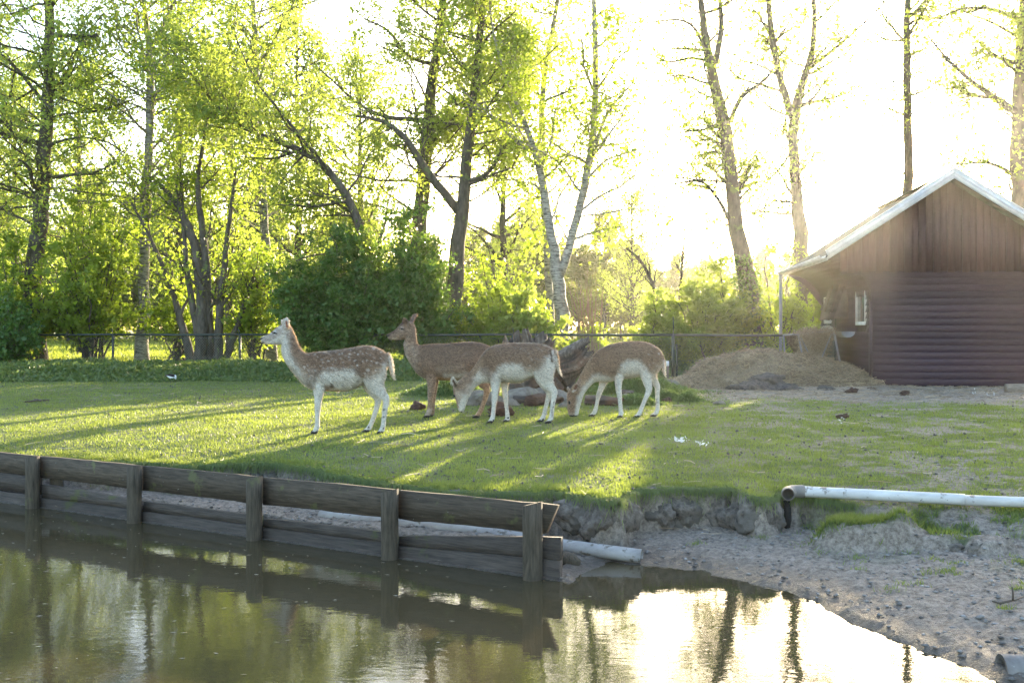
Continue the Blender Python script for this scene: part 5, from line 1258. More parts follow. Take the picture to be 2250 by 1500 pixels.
T('alder_tree', 'thin alder trunk rising behind the shed roof into the glare', 'tree', [[(1998, 800, 33, 26), (1996, 500, 33, 22), (1995, 280, 33, 18), (1992, 180, 33, 16), (1993, 60, 33, 15), (1998, -60, 33, 12), (2000, -230, 33, 3)]], 112, MAT_LEAF_A, prim=26, z0=6.5, plen=(1.2, 2.6), pang=(40, 90), sec=6, ter=3, leafn=5, dens=.8,
  limbs=[[(1995, 100, 33, 8), (1960, 60, 33, 6), (1935, 35, 33, 4), (1945, -20, 33, 2)], [(1995, 80, 33, 8), (2020, 40, 33, 6), (2050, -10, 33, 3)]])
T('alder_tree', 'thick alder at the right edge behind the shed with leafy boughs reaching left', 'tree', [[(2245, 800, 27, 46), (2243, 500, 27, 40), (2240, 380, 27, 36), (2240, 260, 27, 32), (2243, 140, 27, 28), (2252, 0, 27, 22), (2256, -180, 27, 10)]], 113, MAT_LEAF_A, prim=36, z0=5.5, plen=(1.4, 2.8), sec=6, ter=4, leafn=8, limb_sec=14,
  limbs=[[(2236, 245, 27, 20), (2205, 232, 26.8, 17), (2170, 205, 26.6, 14), (2130, 175, 26.4, 9), (2080, 130, 26.4, 6), (2040, 80, 26.4, 3)], [(2190, 215, 26.8, 9), (2150, 212, 26.6, 9), (2108, 200, 26.5, 8), (2120, 190, 26.5, 5)], [(2238, 395, 27, 10), (2200, 365, 26.7, 8), (2160, 355, 26.5, 6), (2100, 362, 26.5, 3)], [(2243, 140, 27, 12), (2200, 130, 26.8, 8), (2140, 110, 26.6, 4)], [(2246, 50, 27, 12), (2190, 20, 26.8, 9), (2120, 15, 26.6, 5), (2060, 40, 26.6, 3)]])
# trees just outside the frame that belong to the same row (they close the view to the sides and in the pond)
T('alder_tree', 'leafy alder cut off by the left edge of the picture', 'tree', [[(-70, 800, 30, 40), (-65, 500, 30, 34), (-60, 250, 30, 26), (-62, 0, 30, 18), (-60, -250, 30, 5)]], 114, MAT_LEAF_A, prim=40, z0=3.8, plen=(2.2, 3.8), sec=6, ter=4, leafn=9)

# shrubs -------------------------------------------------------------------
def shrub(label, px, d, wpx, toppy, seed, leafmat, n=26, leafn=16, lsize=.070, name='shrub', cat='shrub', basepy=None, dens=.92, tint=(.5, .25), sec=8, ter=4, spread=.55, jit=.13, bark=None, up=.02, group=None, zmin=0.0):
    leafn_ = leafn
    r = np.random.default_rng(seed); H = (725 - toppy) / FPX * d + 1.14; W = wpx / FPX * d / 2
    b0 = P(px, 725, d); z = float(terrain(np.array([b0[0]]), np.array([d]))[0]); O = np.array([b0[0], d, z])
    wood = MB(); S = np.zeros((n, 3)); S[:, :2] = r.normal(0, .12, (n, 2)); S[:, 2] = -.05
    a = r.uniform(0, 6.28, n); q = np.sqrt(r.random(n))
    tip = np.stack([np.cos(a) * W * q, np.sin(a) * min(W, 1.5) * q * .85, H * (1 - .55 * q ** 2) * r.uniform(.55, 1.0, n)], 1)
    D = tip * np.array([spread, spread, 1]) ; Ln = np.linalg.norm(tip, axis=1)
    k = 8; Pt = np.zeros((n, k, 3))
    for i in range(k):
        f = i / (k - 1); Pt[:, i] = S * (1 - f) + tip * np.array([f ** 1.35, f ** 1.35, f ** .85]) + r.normal(0, .05, (n, 3)) * f
    R_ = np.linspace(.028, .007, k)[None] * r.uniform(.6, 1.5, (n, 1))
    tubes(wood, Pt, R_, 6)
    S2, D2_, L2, R2 = spawn(r, Pt, R_, sec, .15, (25, 80), .30)
    Q_, QR = walk(r, S2, D2_, np.clip(L2, .25, 1.2), np.clip(R2, .004, .012), 5, .22, up, .4)
    tubes(wood, Q_, QR, 3)
    S3, D3_, L3, R3 = spawn(r, Q_, QR, ter, .15, (25, 80), .55)
    U_, UR = walk(r, S3, D3_, L3, np.clip(R3, .002, .005), 3, .3, 0, .5)
    root = empty(name, tuple(O)); tag(root, label, cat, group)
    wood.build('stems', bark or MAT_BARK, root, True)
    lm = MB(); cnt = 0
    for A in (U_, Q_[:, 1:]):
        n_, k_, _ = A.shape; leafn = int(leafn_ * (1.0 if 'hawthorn' in label else 1.7)); pi = np.repeat(np.arange(n_), leafn); N_ = len(pi)
        qq = r.random(N_) * (k_ - 1.001); i0 = qq.astype(int); t = (qq - i0)[:, None]
        c = A[pi, i0] * (1 - t) + A[pi, i0 + 1] * t + r.normal(0, jit, (N_, 3)) * r.random((N_, 1))
        keep = (np.repeat(r.random(n_), leafn) < dens) & (c[:, 2] > .05) & ((c[:, 2] > zmin) | (r.random(N_) < .22)); c = c[keep]
        tw = np.clip(np.repeat(r.normal(tint[0], tint[1], n_), leafn)[keep] + r.normal(0, .15, len(c)), 0, 1)
        leaflets(lm, c, lsize * np.clip(r.lognormal(.05, .42, len(c)), .45, 2.3), .85, tw, .2, r); cnt += len(c)
    lm.build('foliage', leafmat, root)
    return cnt
S_ = 0
S_ += shrub('big dense dark green hawthorn behind the two standing deer', 760, 26.3, 400, 450, 201, MAT_LEAF_D, n=44, leafn=30, lsize=.064, sec=10, ter=5, dens=.97, jit=.17)
S_ += shrub('dark hawthorn bush joined to the right side of the big one, behind the brown deer', 920, 26.6, 230, 440, 202, MAT_LEAF_D, n=30, leafn=26, lsize=.064, sec=10, ter=5, dens=.95, jit=.17)
S_ += shrub('bright yellow-green elder shrub at the left edge behind the fence', 30, 28.5, 240, 440, 203, MAT_LEAF_Y, zmin=.95, n=34, leafn=9, dens=.66, lsize=.085)
S_ += shrub('tall glowing yellow-green shrub between the dark alder and the birch', 200, 28.8, 240, 400, 204, MAT_LEAF_Y, zmin=.95, n=38, leafn=9, dens=.66, lsize=.08, tint=(.7, .2))
S_ += shrub('low dark shrub at the lower left edge in front of the alder trunk', 15, 27.0, 130, 625, 205, MAT_LEAF_D, n=18, leafn=9, sec=6)
S_ += shrub('light green shrub between the birch and the willow clump', 395, 29.5, 190, 520, 206, MAT_LEAF_Y, zmin=.95, n=22, leafn=7, dens=.66)
S_ += shrub('bright green shrub right of the willow clump', 560, 28.6, 190, 480, 207, MAT_LEAF_Y, zmin=.95, n=26, leafn=8, dens=.66)
S_ += shrub('low bright shrub along the fence behind the head of the grazing deer', 1080, 26.6, 220, 600, 208, MAT_LEAF_Y, n=26, leafn=9, tint=(.4, .25))
S_ += shrub('leafy maple shrub left of the forked birch trunk', 1160, 26.0, 170, 630, 209, MAT_LEAF_A, n=22, leafn=10, lsize=.09, tint=(.6, .3))
S_ += shrub('tall yellow-green shrub filling the gap between the forked alder and the birch', 1110, 28.8, 190, 470, 210, MAT_LEAF_Y, zmin=.95, n=26, leafn=8, dens=.66)
S_ += shrub('small sparse shrub just right of the forked birch', 1290, 26.4, 100, 660, 211, MAT_LEAF_Y, n=10, leafn=6, dens=.7)
S_ += shrub('layered bushy elm shrub beside the fence post right of the deer', 1545, 26.6, 260, 575, 212, MAT_LEAF_A, n=34, leafn=11, lsize=.08, tint=(.4, .3), up=-.02)
S_ += shrub('airy green shrub in front of the ivy-clad alder', 1600, 27.4, 170, 520, 213, MAT_LEAF_A, n=22, leafn=9, tint=(.6, .25), dens=.85)
S_ += shrub('thin sapling shrub between the two sparse alders', 1712, 26.6, 130, 500, 214, MAT_LEAF_Y, n=14, leafn=7, dens=.75)
S_ += shrub('green shrub glowing behind the shed downpipe', 1795, 29.5, 140, 560, 215, MAT_LEAF_Y, n=22, leafn=9)
S_ += shrub('small bush at the foot of the sparse alder right of the fence post', 1440, 26.0, 110, 640, 216, MAT_LEAF_A, n=12, leafn=8, dens=.8)
tot += S_
# ivy on the alder base, dry vines, bare dead tree
r = np.random.default_rng(55); mb = MB()
c = []
for k in range(2600):
    py = r.uniform(560, 800); cxp = np.interp(py, [530, 650, 800], [1625, 648 + 1000, 1668]); wv = np.interp(py, [560, 700, 800], [22, 44, 62])
    c.append(P(cxp + r.normal(0, wv * .6), py, 27 - .25 + r.normal(0, .22)))
leaves(mb, np.array(c), r.uniform(.05, .10, len(c)), .9, r.random(len(c)) * .6, .3, r)
tag(mb.build('ivy', MAT_LEAF_D), 'dark ivy growing up the base of the leaning sparse alder', 'ivy')
mb = MB(); k = 70
S = np.array([P(r.normal(1300, 12), 800, 26.2 + r.normal(0, .2)) for _ in range(k)]); D = np.stack([r.normal(-.12, .1, k), r.normal(0, .1, k), np.ones(k)], 1)
Pt, R_ = walk(r, S, D, r.uniform(.8, 2.6, k), r.uniform(.006, .012, k), 8, .07, .02, .4); tubes(mb, Pt, R_, 4)
tag(mb.build('dry_vines', MAT_DEAD), 'bundle of dry reddish vine stems beside the forked birch trunk', 'vines')
T('dead_sapling', 'bare dead sapling bent over to the left above the layered shrub', 'tree', [[(1470, 790, 27.5, 12), (1452, 690, 27.5, 10), (1440, 640, 27.5, 9), (1420, 590, 27.5, 7), (1400, 562, 27.5, 6), (1376, 545, 27.5, 4)]], 120, MAT_LEAF_A, prim=10, z0=2.8, plen=(.5, .9), sec=3, ter=2, leafn=0, pang=(20, 70), up=.12)
T('dead_sapling', 'thin bare upright stem with short twigs left of the ivy-clad alder', 'tree', [[(1490, 790, 28, 9), (1496, 640, 28, 7), (1500, 560, 28, 5), (1505, 510, 28, 3)]], 121, MAT_LEAF_A, prim=12, z0=3.0, plen=(.5, 1.1), sec=3, ter=2, leafn=1, pang=(20, 60), up=.08)

# weeds along the fence foot ------------------------------------------------
r = np.random.default_rng(60); mb = MB(); n = 52000
x = r.uniform(-15, 5.3, n); y = r.uniform(21.6, 27.5, n) ** 1.0
front = 21.9 + 1.0 * (fbm(x, y * 0, .6, 4) - .5) + 2.6 * sst(2.2, 4.6, x) + .8 * sst(-4, 2, x)
k = y > front; x, y = x[k], y[k]; n = len(x)
zt_ = terrain(x, y); hh = (0.04 + 0.42 * fbm(x, y, .9, 8)) * sst(0, 1.3, y - front[k]) + .05
c = np.stack([x, y, zt_ + hh * r.random(n) ** .6], 1)
leaflets(mb, c, r.uniform(.05, .14, n), .6, np.clip(r.normal(.4, .25, n), 0, 1), .0, r)
n = 26000; x = r.uniform(-15, 6.5, n); y = r.uniform(21.7, 28.5, n)
h = r.uniform(.10, .50, n) * (.15 + .9 * fbm(x, y, 1.1, 6)); th = r.uniform(0, 6.28, n); ph = r.uniform(0, 6.28, n)
front = 22.0 + 2.6 * sst(2.2, 4.6, x) + .8 * sst(-4, 2, x)
h *= sst(-.1, .8, y - front); kk = h > .05; x, y, h, th, ph = x[kk], y[kk], h[kk], th[kk], ph[kk]; n = len(x)
base = np.stack([x, y, terrain(x, y) - .02], 1); side = np.stack([np.cos(th), np.sin(th), 0 * th], 1) * .012
mid = base + np.stack([np.cos(ph) * h * .2, np.sin(ph) * h * .2, h * .75], 1); tip = base + np.stack([np.cos(ph) * h * .6, np.sin(ph) * h * .6, h], 1)
V = np.stack([base - side, base + side, mid + side * .7, mid - side * .7, tip], 1).reshape(-1, 3); b0 = np.arange(n)[:, None] * 5
mb.add(V, b0 + [0, 1, 2, 3], b0 + [3, 2, 4], C=np.repeat(np.clip(r.normal(.45, .25, n), 0, 1), 5))
MAT_WEED = leaf_mat('nettle_leaf', (0.055, 0.090, 0.034), (0.155, 0.20, 0.075), (0.24, 0.34, 0.06), 0.35)
tag(mb.build('weeds', MAT_WEED), 'strip of nettles and long grass along the foot of the fence', 'weeds', kind='stuff')
def weedclump(label, cx, cy, rx, n, h, seed, d=None, name='weed_clump'):
    r = np.random.default_rng(seed); p = onground(cx, cy, z0=.5, lift=0); mb = MB()
    x = p[0] + r.normal(0, rx, n); y = p[1] + .1 + r.normal(0, rx * .55, n)
    q = np.exp(-(((x - p[0]) / (rx * 1.4)) ** 2)); c = np.stack([x, y, terrain(x, y) + h * q * r.random(n) ** .7], 1)
    leaves(mb, c, r.uniform(.04, .10, n), .38, np.clip(r.normal(.5, .3, n), 0, 1), .0, r)
    hb = h * q * r.uniform(.5, 1.25, n); th = r.uniform(0, 6.28, n); ph = r.uniform(0, 6.28, n)
    base = np.stack([x, y, terrain(x, y) - .01], 1); side = np.stack([np.cos(th), np.sin(th), 0 * th], 1) * .006
    tip = base + np.stack([np.cos(ph) * hb * .6, np.sin(ph) * hb * .6, hb], 1)
    mb.add(np.stack([base - side, base + side, tip], 1).reshape(-1, 3), T=np.arange(n * 3).reshape(n, 3), C=np.repeat(r.random(n), 3))
    tag(mb.build(name, MAT_WEED), label, 'weeds')
weedclump('low mat of green weeds under the belly of the right grazing deer', 1400, 862, .55, 5200, .34, 1)
weedclump('round tuft of pale weeds on the lawn right of the last deer', 1513, 884, .13, 900, .17, 2)
weedclump('leafy green clump at the end of the short grey log', 1398, 890, .22, 1500, .16, 3)
weedclump('weeds growing between the driftwood trunk and the right deer', 1285, 856, .34, 2600, .36, 4)
weedclump('weeds behind the forelegs of the brown deer', 985, 868, .42, 3000, .30, 5)
weedclump('weeds in front of the dark boulder beside the hay', 1465, 880, .18, 1100, .18, 6)

# far trees -----------------------------------------------------------------
def far_tree_mesh(seed, H, W, nl, ls):
    r = np.random.default_rng(seed); wood = MB()
    tr = np.stack([r.normal(0, .12, 8).cumsum() * .3, r.normal(0, .12, 8).cumsum() * .3, np.linspace(-.2, H * .93, 8)], 1)
    tubes(wood, tr, np.linspace(.17, .03, 8), 7, cap=True)
    S, D, Ln, Rr = spawn(r, tr[None], np.linspace(.17, .03, 8)[None], 46, .18, (35, 80), 1)
    Ln = W * r.uniform(.6, 1.15, 46) * (1.15 - .75 * (S[:, 2] / H))
    Pt, R_ = walk(r, S, D, Ln, np.clip(Rr, .02, .06), 6, .16, .04, .3); tubes(wood, Pt, R_, 4)
    S, D, Ln, Rr = spawn(r, Pt, R_, 5, .2, (25, 75), .45); Q_, QR = walk(r, S, D, Ln, np.full(len(S), .015), 4, .2, .02, .5); tubes(wood, Q_, QR, 3)
    pi = r.integers(0, len(Q_), nl); t = r.random((nl, 1)); i0 = r.integers(0, 3, nl)
    c = Q_[pi, i0] * (1 - t) + Q_[pi, i0 + 1] * t + r.normal(0, .22, (nl, 3))
    lm = MB(); leaflets(lm, c, ls * 1.2 * r.uniform(.6, 1.3, nl), .8, np.clip(r.normal(.5, .2, nl) + (r.random(len(Q_))[pi] - .5) * .4, 0, 1), 0, r)
    return wood.mesh('trunk', MAT_BARK, True), lm.mesh('crown', MAT_LEAF_F)
back = [far_tree_mesh(311, 11.5, 2.7, 11000, .085), far_tree_mesh(312, 10.0, 2.9, 11000, .085)]
for _w, _c in back: _c.materials[0] = MAT_LEAF_A
for i, (px, d, sc, lab) in enumerate(((28, 44, 1.1, 'light green tree standing behind the far left alder trunk'), (180, 41, 1.2, 'light green tree filling the gap between the left alder and the slender birch'), (400, 38, 1.15, 'light green tree behind the bare limbs of the willow clump'), (505, 43, 1.25, 'thin light green tree between the willow clump and the slim alder'),
        (650, 39, 1.15, 'light green tree above the left part of the dark hawthorn'), (790, 44, 1.3, 'light green tree behind the arching bough of the leaning alder'), (1110, 40, 1.15, 'light green tree between the forked alder and the forked birch'), (1390, 60, .95, 'small light green tree in the open gap beyond the fence right of the birch'))):
    x = (px - 1125) / FPX * d; root = empty('young_alder', (x, d, float(terrain(np.array([x]), np.array([d]))[0]) - .1), i * 1.3); root.scale = (sc, sc, sc * 1.1)
    tag(root, lab, 'tree', 'second row of trees behind the alders')
    for nm, me in (('trunk', back[i % 2][0]), ('crown', back[i % 2][1])):
        o = bpy.data.objects.new(nm, me); COL.objects.link(o); o.parent = root
protos = [far_tree_mesh(301, 10.5, 3.2, 15000, .16), far_tree_mesh(302, 9.0, 3.6, 15000, .16), far_tree_mesh(303, 12.0, 3.0, 15000, .16)]
fars = []
r = np.random.default_rng(70)
for i in range(30): fars.append((r.uniform(-60, 1180), r.uniform(84, 118), r.uniform(1.0, 1.35)))
for px, d, sc in ((1215, 92, .9), (1270, 88, .95), (1330, 86, 1.0), (1385, 90, .9), (1440, 98, .75), (1490, 104, .8), (1560, 92, .72), (1610, 98, .7), (1680, 88, .75), (1745, 92, .8), (1820, 96, .7), (1900, 90, .75), (2100, 92, .8), (2240, 90, .8), (1180, 70, .7), (1240, 108, .9), (1300, 112, 1.0), (1365, 110, .9), (1410, 112, .9), (1530, 116, .85), (1650, 112, .8)): fars.append((px, d, sc))
for i, (px, d, sc) in enumerate(fars):
    pr = protos[i % 3]; x = (px - 1125) / FPX * d
    root = empty('far_tree', (x, d, float(terrain(np.array([x]), np.array([d]))[0]) - .1), r.uniform(0, 6.28)); root.scale = (sc, sc, sc)
    tag(root, 'soft green tree in the distant wood beyond the sunlit meadow', 'tree', 'trees of the distant wood')
    for nm, me in (('trunk', pr[0]), ('crown', pr[1])):
        o = bpy.data.objects.new(nm, me); COL.objects.link(o); o.parent = root
# far wood edge: one mass
r = np.random.default_rng(71); mb = MB(); n = 60000
x = r.uniform(-260, 230, n); y = 128 + r.normal(0, 6, n) + 8 * (fbm(x, 0 * x, .03, 2) - .5)
top = 6.0 + 4.5 * fbm(x, 0 * x, .12, 5) + 2 * fbm(x, 0 * x, .6, 6); z = top * r.random(n) ** .8 + .4
leaflets(mb, np.stack([x, y, z], 1), r.uniform(.6, 1.3, n), .85, np.clip(r.normal(.45, .2, n), 0, 1), 0, r)
tag(mb.build('far_wood', MAT_LEAF_F), 'hazy mass of woodland on the horizon beyond the meadow', 'wood', kind='stuff')
print('LEAVES', tot)
# ------------------------------------------------------------------ wire fence
m, nt, N, L, b = node_mat('fence_paint')
b.inputs['Base Color'].default_value = (0.022, 0.032, 0.028, 1); b.inputs['Roughness'].default_value = 0.45
MAT_FENCE = m
m, nt, N, L, b = node_mat('fence_wire')
b.inputs['Base Color'].default_value = (0.10, 0.12, 0.11, 1); b.inputs['Roughness'].default_value = 0.4; b.inputs['Metallic'].default_value = 0.3
MAT_WIRE = m
fp = [(-330, 29.6), (-30, 28.6), (248, 27.7), (527, 26.8), (823, 25.9), (1127, 25.1), (1479, 24.2), (1835, 23.5)]
fpos = [np.array([(a - 1125) / FPX * d, d]) for a, d in fp]
fz = [float(terrain(np.array([p[0]]), np.array([p[1]]))[0]) for p in fpos]
RAILH = 1.02
fence = tag(empty('wire_fence', (fpos[4][0], fpos[4][1], fz[4])), 'long chain link fence with black posts and top rail between lawn and meadow', 'fence')
O_ = np.array([fpos[4][0], fpos[4][1], fz[4]])
for i, (p, z) in enumerate(zip(fpos, fz)):
    mb = MB(); a = np.array([p[0], p[1], z - .1]) - O_; t_ = np.array([p[0], p[1], z + RAILH]) - O_
    tubes(mb, np.array([a, (a + t_) / 2, t_]), np.array([.034] * 3) if i != 6 else np.array([.042] * 3), 10, cap=True); mb.build('post', MAT_FENCE, fence, True)
    mb = MB(); q = t_ + np.array([-.05 if i < 5 else 0, 0, .16 if i < 6 else .45]); tubes(mb, np.array([t_, (t_ + q) / 2 + [.01, 0, 0], q]), np.array([.013, .012, .010]), 6, cap=True); mb.build('post_extension', MAT_FENCE, fence, True)
for i in range(len(fpos) - 1):
    a = np.array([*fpos[i], fz[i] + RAILH]) - O_; c = np.array([*fpos[i + 1], fz[i + 1] + RAILH]) - O_
    mb = MB(); tubes(mb, np.array([a, (a + c) / 2 + [0, 0, -.012], c]), np.array([.031] * 3), 8, cap=True); mb.build('top_rail', MAT_FENCE, fence, True)
    for h in (.12, .40, .93):
        mb = MB(); o1 = np.array([0, -.03, h - RAILH]); tubes(mb, np.array([a + o1, (a + c) / 2 + o1 + [0, 0, -.004], c + o1]), np.array([.0032] * 3), 4); mb.build('tension_wire', MAT_WIRE, fence)
    ln = np.linalg.norm(c - a); nw = int(ln / .075); Hm = .92; u = (c - a) / ln
    s = np.arange(nw + int(Hm / .075) + 1) * .075 - Hm
    segs, rr_ = [], []
    for sgn in (1, -1):
        for s0 in s:
            x0, x1 = s0, s0 + Hm; z0, z1 = 0, Hm
            if x0 < 0: z0 = -x0; x0 = 0
            if x1 > ln: z1 = Hm - (x1 - ln); x1 = ln
            if x1 <= x0: continue
            if sgn < 0: z0, z1 = Hm - z0, Hm - z1
            segs.append([a + u * x0 + [0, -.015 * sgn - .02, z0 - RAILH + .03], a + u * x1 + [0, -.015 * sgn - .02, z1 - RAILH + .03]])
    mb = MB(); tubes(mb, np.array(segs), np.full((len(segs), 2), .0026), 3)
    w = mb.build('wire_mesh', MAT_WIRE, fence)
# notched bracket beside the right post + orange-topped electric fence peg
mb = MB(); x_, y_ = fpos[6]; z_ = fz[6]
box(mb, x_ + .06, x_ + .10, y_ - .02, y_ + .02, z_ - .05, z_ + .80)
for k in range(17): box(mb, x_ + .1, x_ + .118, y_ - .02, y_ + .02, z_ + .02 + k * .045, z_ + .042 + k * .045)
V0 = mb.build('notched_strip', MAT_FENCE); V0.parent = fence; V0.location = -O_
MAT_PEG = rough_mat('peg_wood', (0.14, 0.10, 0.08), (0.24, 0.18, 0.15), 12)
MAT_WHITE = rough_mat('white_paint', (0.55, 0.53, 0.50), (0.78, 0.76, 0.73), 6, spots=[((0.30, 0.27, 0.24), 14, .68)], bstr=.15)
pg = tag(empty('fence_peg', (*(P(1467, 725, 23.2)[:2]), .5)), 'short wooden peg with a white cap left of the right fence post', 'peg')
mb = MB(); box(mb, -.022, .022, -.022, .022, -.1, .30); mb.build('stake', MAT_PEG, pg)
mb = MB(); box(mb, -.03, .03, -.03, .03, .302, .42); mb.build('cap', MAT_WHITE, pg)

# ------------------------------------------------------------------ shed
def shed_wood(name, c1, c2, st):
    return rough_mat(name, c1, c2, 7, st, 0.62, 0.45, 0.006, [((0.20, 0.17, 0.16), 60, .75)], spec=0.4, vary=.16)
MAT_SIDING = shed_wood('dark_brown_siding', (0.030, 0.015, 0.021), (0.060, 0.034, 0.045), (1, 6, 22))
MAT_VBOARD = shed_wood('dark_brown_boards', (0.044, 0.019, 0.021), (0.076, 0.036, 0.038), (22, 6, 1))
MAT_TRIM = rough_mat('bargeboard_paint', (0.42, 0.42, 0.43), (0.66, 0.66, 0.66), 3, (1, 1, 1), 0.5, 0.1, 0.003, [((0.38, 0.37, 0.36), 9, .66)])
MAT_ROOF = rough_mat('roof_sheet', (0.05, 0.048, 0.045), (0.13, 0.12, 0.11), 5, (1, 1, 1), .85, .4, .01, [((0.12, 0.14, 0.05), 4, .6)])
MAT_ZINC = rough_mat('grey_pvc', (0.22, 0.22, 0.24), (0.34, 0.34, 0.36), 3, (1, 1, 1), .45, .1, .003)
MAT_DARKIN = rough_mat('dark_interior', (0.012, 0.010, 0.009), (0.03, 0.025, 0.02), 5)
shed_rz = -math.radians(7)
shed = tag(empty('wooden_shed', (7.32, 20.28, .5), shed_rz), 'dark brown timber shed with white gable edges at the right of the lawn', 'shed')
W_, DP, WH = 2.95, 5.4, 2.30        # wall width, depth, height of the horizontal cladding
def add(mb, name, mat, smooth=False, parent=shed): return mb.build(name, mat, parent, smooth)
SL = math.tan(math.radians(33.3)); EX = -.93; EZ = 2.60    # eave (local x, z of the roof underside)
def roofz(x): return EZ + (min(x, W_ - x) - EX) * SL
# front cladding: lapped boards
nb_ = 17; bh = WH / nb_
hn = 0
def flare(z):     # the walls sweep out under the eaves
    t = max(0.0, min(1.0, (z - 1.75) / .85)); return -.42 * t ** 2.2
rs = np.random.default_rng(90)
for i in range(nb_):
    z0, z1 = .02 + i * bh, .02 + (i + 1) * bh + .006
    x0, x1 = 0.0, W_
    fl0, fl1 = flare(z0), flare(z1)
    j = rs.normal(0, .0012)
    mb = MB()
    prof = [(0, z0), (-.026, z0), (-.030, z0 + .003), (-.029, z1 - .018), (-.028, z1 - .014), (-.014, z1 - .012), (-.012, z1), (0, z1)]
    V = [(x0 + flare(z_), y_ + (j if y_ else 0), z_) for y_, z_ in prof] + [(x1 - flare(z_), y_ + (j if y_ else 0), z_) for y_, z_ in prof]
    mb.add(V, [(k, k + 1, 9 + k, 8 + k) for k in range(7)] + [(7, 0, 8, 15)], [(0, k + 1, k) for k in range(1, 7)] + [(8, 8 + k, 9 + k) for k in range(1, 7)]); add(mb, 'plank', MAT_SIDING)
# left side cladding with openings
openings = [(.36, 1.28, 1.24, 2.10), (4.02, 4.90, 1.30, 2.0)]
for i in range(nb_ + 1):
    z0, z1 = .02 + i * bh, .02 + (i + 1) * bh + .006
    cuts = [0.0]
    for (a, c, lo, hi) in openings:
        if z1 > lo and z0 < hi: cuts += [a, c]
    cuts.append(DP)
    for k in range(0, len(cuts), 2):
        y0, y1 = cuts[k], cuts[k + 1]
        mb = MB(); V = [(-.042, y0, z0), (0, y0, z0), (0, y1, z0), (-.042, y1, z0), (-.008, y0, z1 - .014), (0, y0, z1), (0, y1, z1), (-.008, y1, z1 - .014)]
        mb.add(V, BOXQ); add(mb, 'plank', MAT_SIDING)
# corner post, inner body so nothing shows through
mb = MB(); box(mb, -.046, .012, -.046, .012, 0, 1.72); add(mb, 'corner_board', MAT_SIDING)
mb = MB(); box(mb, .02, W_ - .02, .02, DP - .02, 0, 2.75); add(mb, 'inner_shell', MAT_DARKIN)
mb = MB(); box(mb, W_, W_ + .03, 0, DP, 0, 2.4); add(mb, 'right_wall', MAT_SIDING)
mb = MB(); mb.add([(EX + .5, DP, 0 + 2.3), (W_ - EX - .5, DP, 2.3), (W_ - EX - .02, DP, EZ), (W_ / 2, DP, roofz(W_ / 2) - .02), (EX + .02, DP, EZ), (0, DP, 0), (W_, DP, 0), (W_, DP, 2.0), (0, DP, 1.75)],
       [(5, 6, 7, 8)], [(8, 7, 0), (7, 1, 0), (0, 1, 4), (1, 2, 4), (4, 2, 3)]); add(mb, 'rear_wall', MAT_SIDING)
# gable: vertical board and batten
gz = WH + .03
n_v = 30; vx = np.linspace(-.62, W_ + .62, n_v + 1)
for i in range(n_v):
    x0, x1 = vx[i] + .002, vx[i + 1] - .002
    t0, t1 = roofz(x0) - .03, roofz(x1) - .03
    if max(t0, t1) < gz + .03: continue
    yo = -.055 if i % 2 else -.038; lo = gz - (.028 if i % 2 else 0)
    mb = MB(); V = [(x0, yo, lo), (x1, yo, lo), (x1, yo + .02, lo), (x0, yo + .02, lo), (x0, yo, max(t0, lo + .01)), (x1, yo, max(t1, lo + .01)), (x1, yo + .02, max(t1, lo + .01)), (x0, yo + .02, max(t0, lo + .01))]
    mb.add(V, BOXQ); add(mb, 'board', MAT_VBOARD)
mb = MB(); mb.add([(-.60, -.012, gz - .05), (W_ + .60, -.012, gz - .05), (W_ - EX - .25, -.012, roofz(W_ - EX - .25) - .03), (W_ / 2, -.012, roofz(W_ / 2) - .04), (EX + .25, -.012, roofz(EX + .25) - .03)], None, [(0, 1, 2), (0, 2, 4), (2, 3, 4)]); add(mb, 'gable_backing', MAT_SIDING)
# curved soffit sweep on the left side: strips from wall to eave
K = 10; pr_ = []
for k in range(K + 1):
    t = k / K; xx = -(.93 - .05) * (1 - math.cos(t * math.pi / 2)) ; zz = 1.85 + .72 * math.sin(t * math.pi / 2)
    pr_.append((xx - .034, zz))
for k in range(K):
    (xa, za), (xb, zb) = pr_[k], pr_[k + 1]
    mb = MB(); mb.add([(xa, .02, za), (xb, .02, zb), (xb, DP - .02, zb), (xa, DP - .02, za), (xa + .012, .02, za + .016), (xb + .008, .02, zb + .018), (xb + .008, DP - .02, zb + .018), (xa + .012, DP - .02, za + .016)], BOXQ); add(mb, 'soffit_board', MAT_SIDING)
for yy, nm in ((-.034, 'bracket'), (DP - .03, 'bracket')):
    mb = MB(); V = []; n = len(pr_)
    for (xx, zz) in pr_: V += [(xx, yy, zz), (xx, yy + .03, zz)]
    c0 = (0.0, yy, 2.62); V += [c0, (0.0, yy + .03, 2.62)]
    F = [(2 * k, 2 * k + 2, 2 * n) for k in range(n - 1)] + [(2 * k + 1, 2 * n + 1, 2 * k + 3) for k in range(n - 1)]
    Q = [(2 * k, 2 * k + 1, 2 * k + 3, 2 * k + 2) for k in range(n - 1)]
    mb.add(V, Q, F); add(mb, nm, MAT_SIDING)
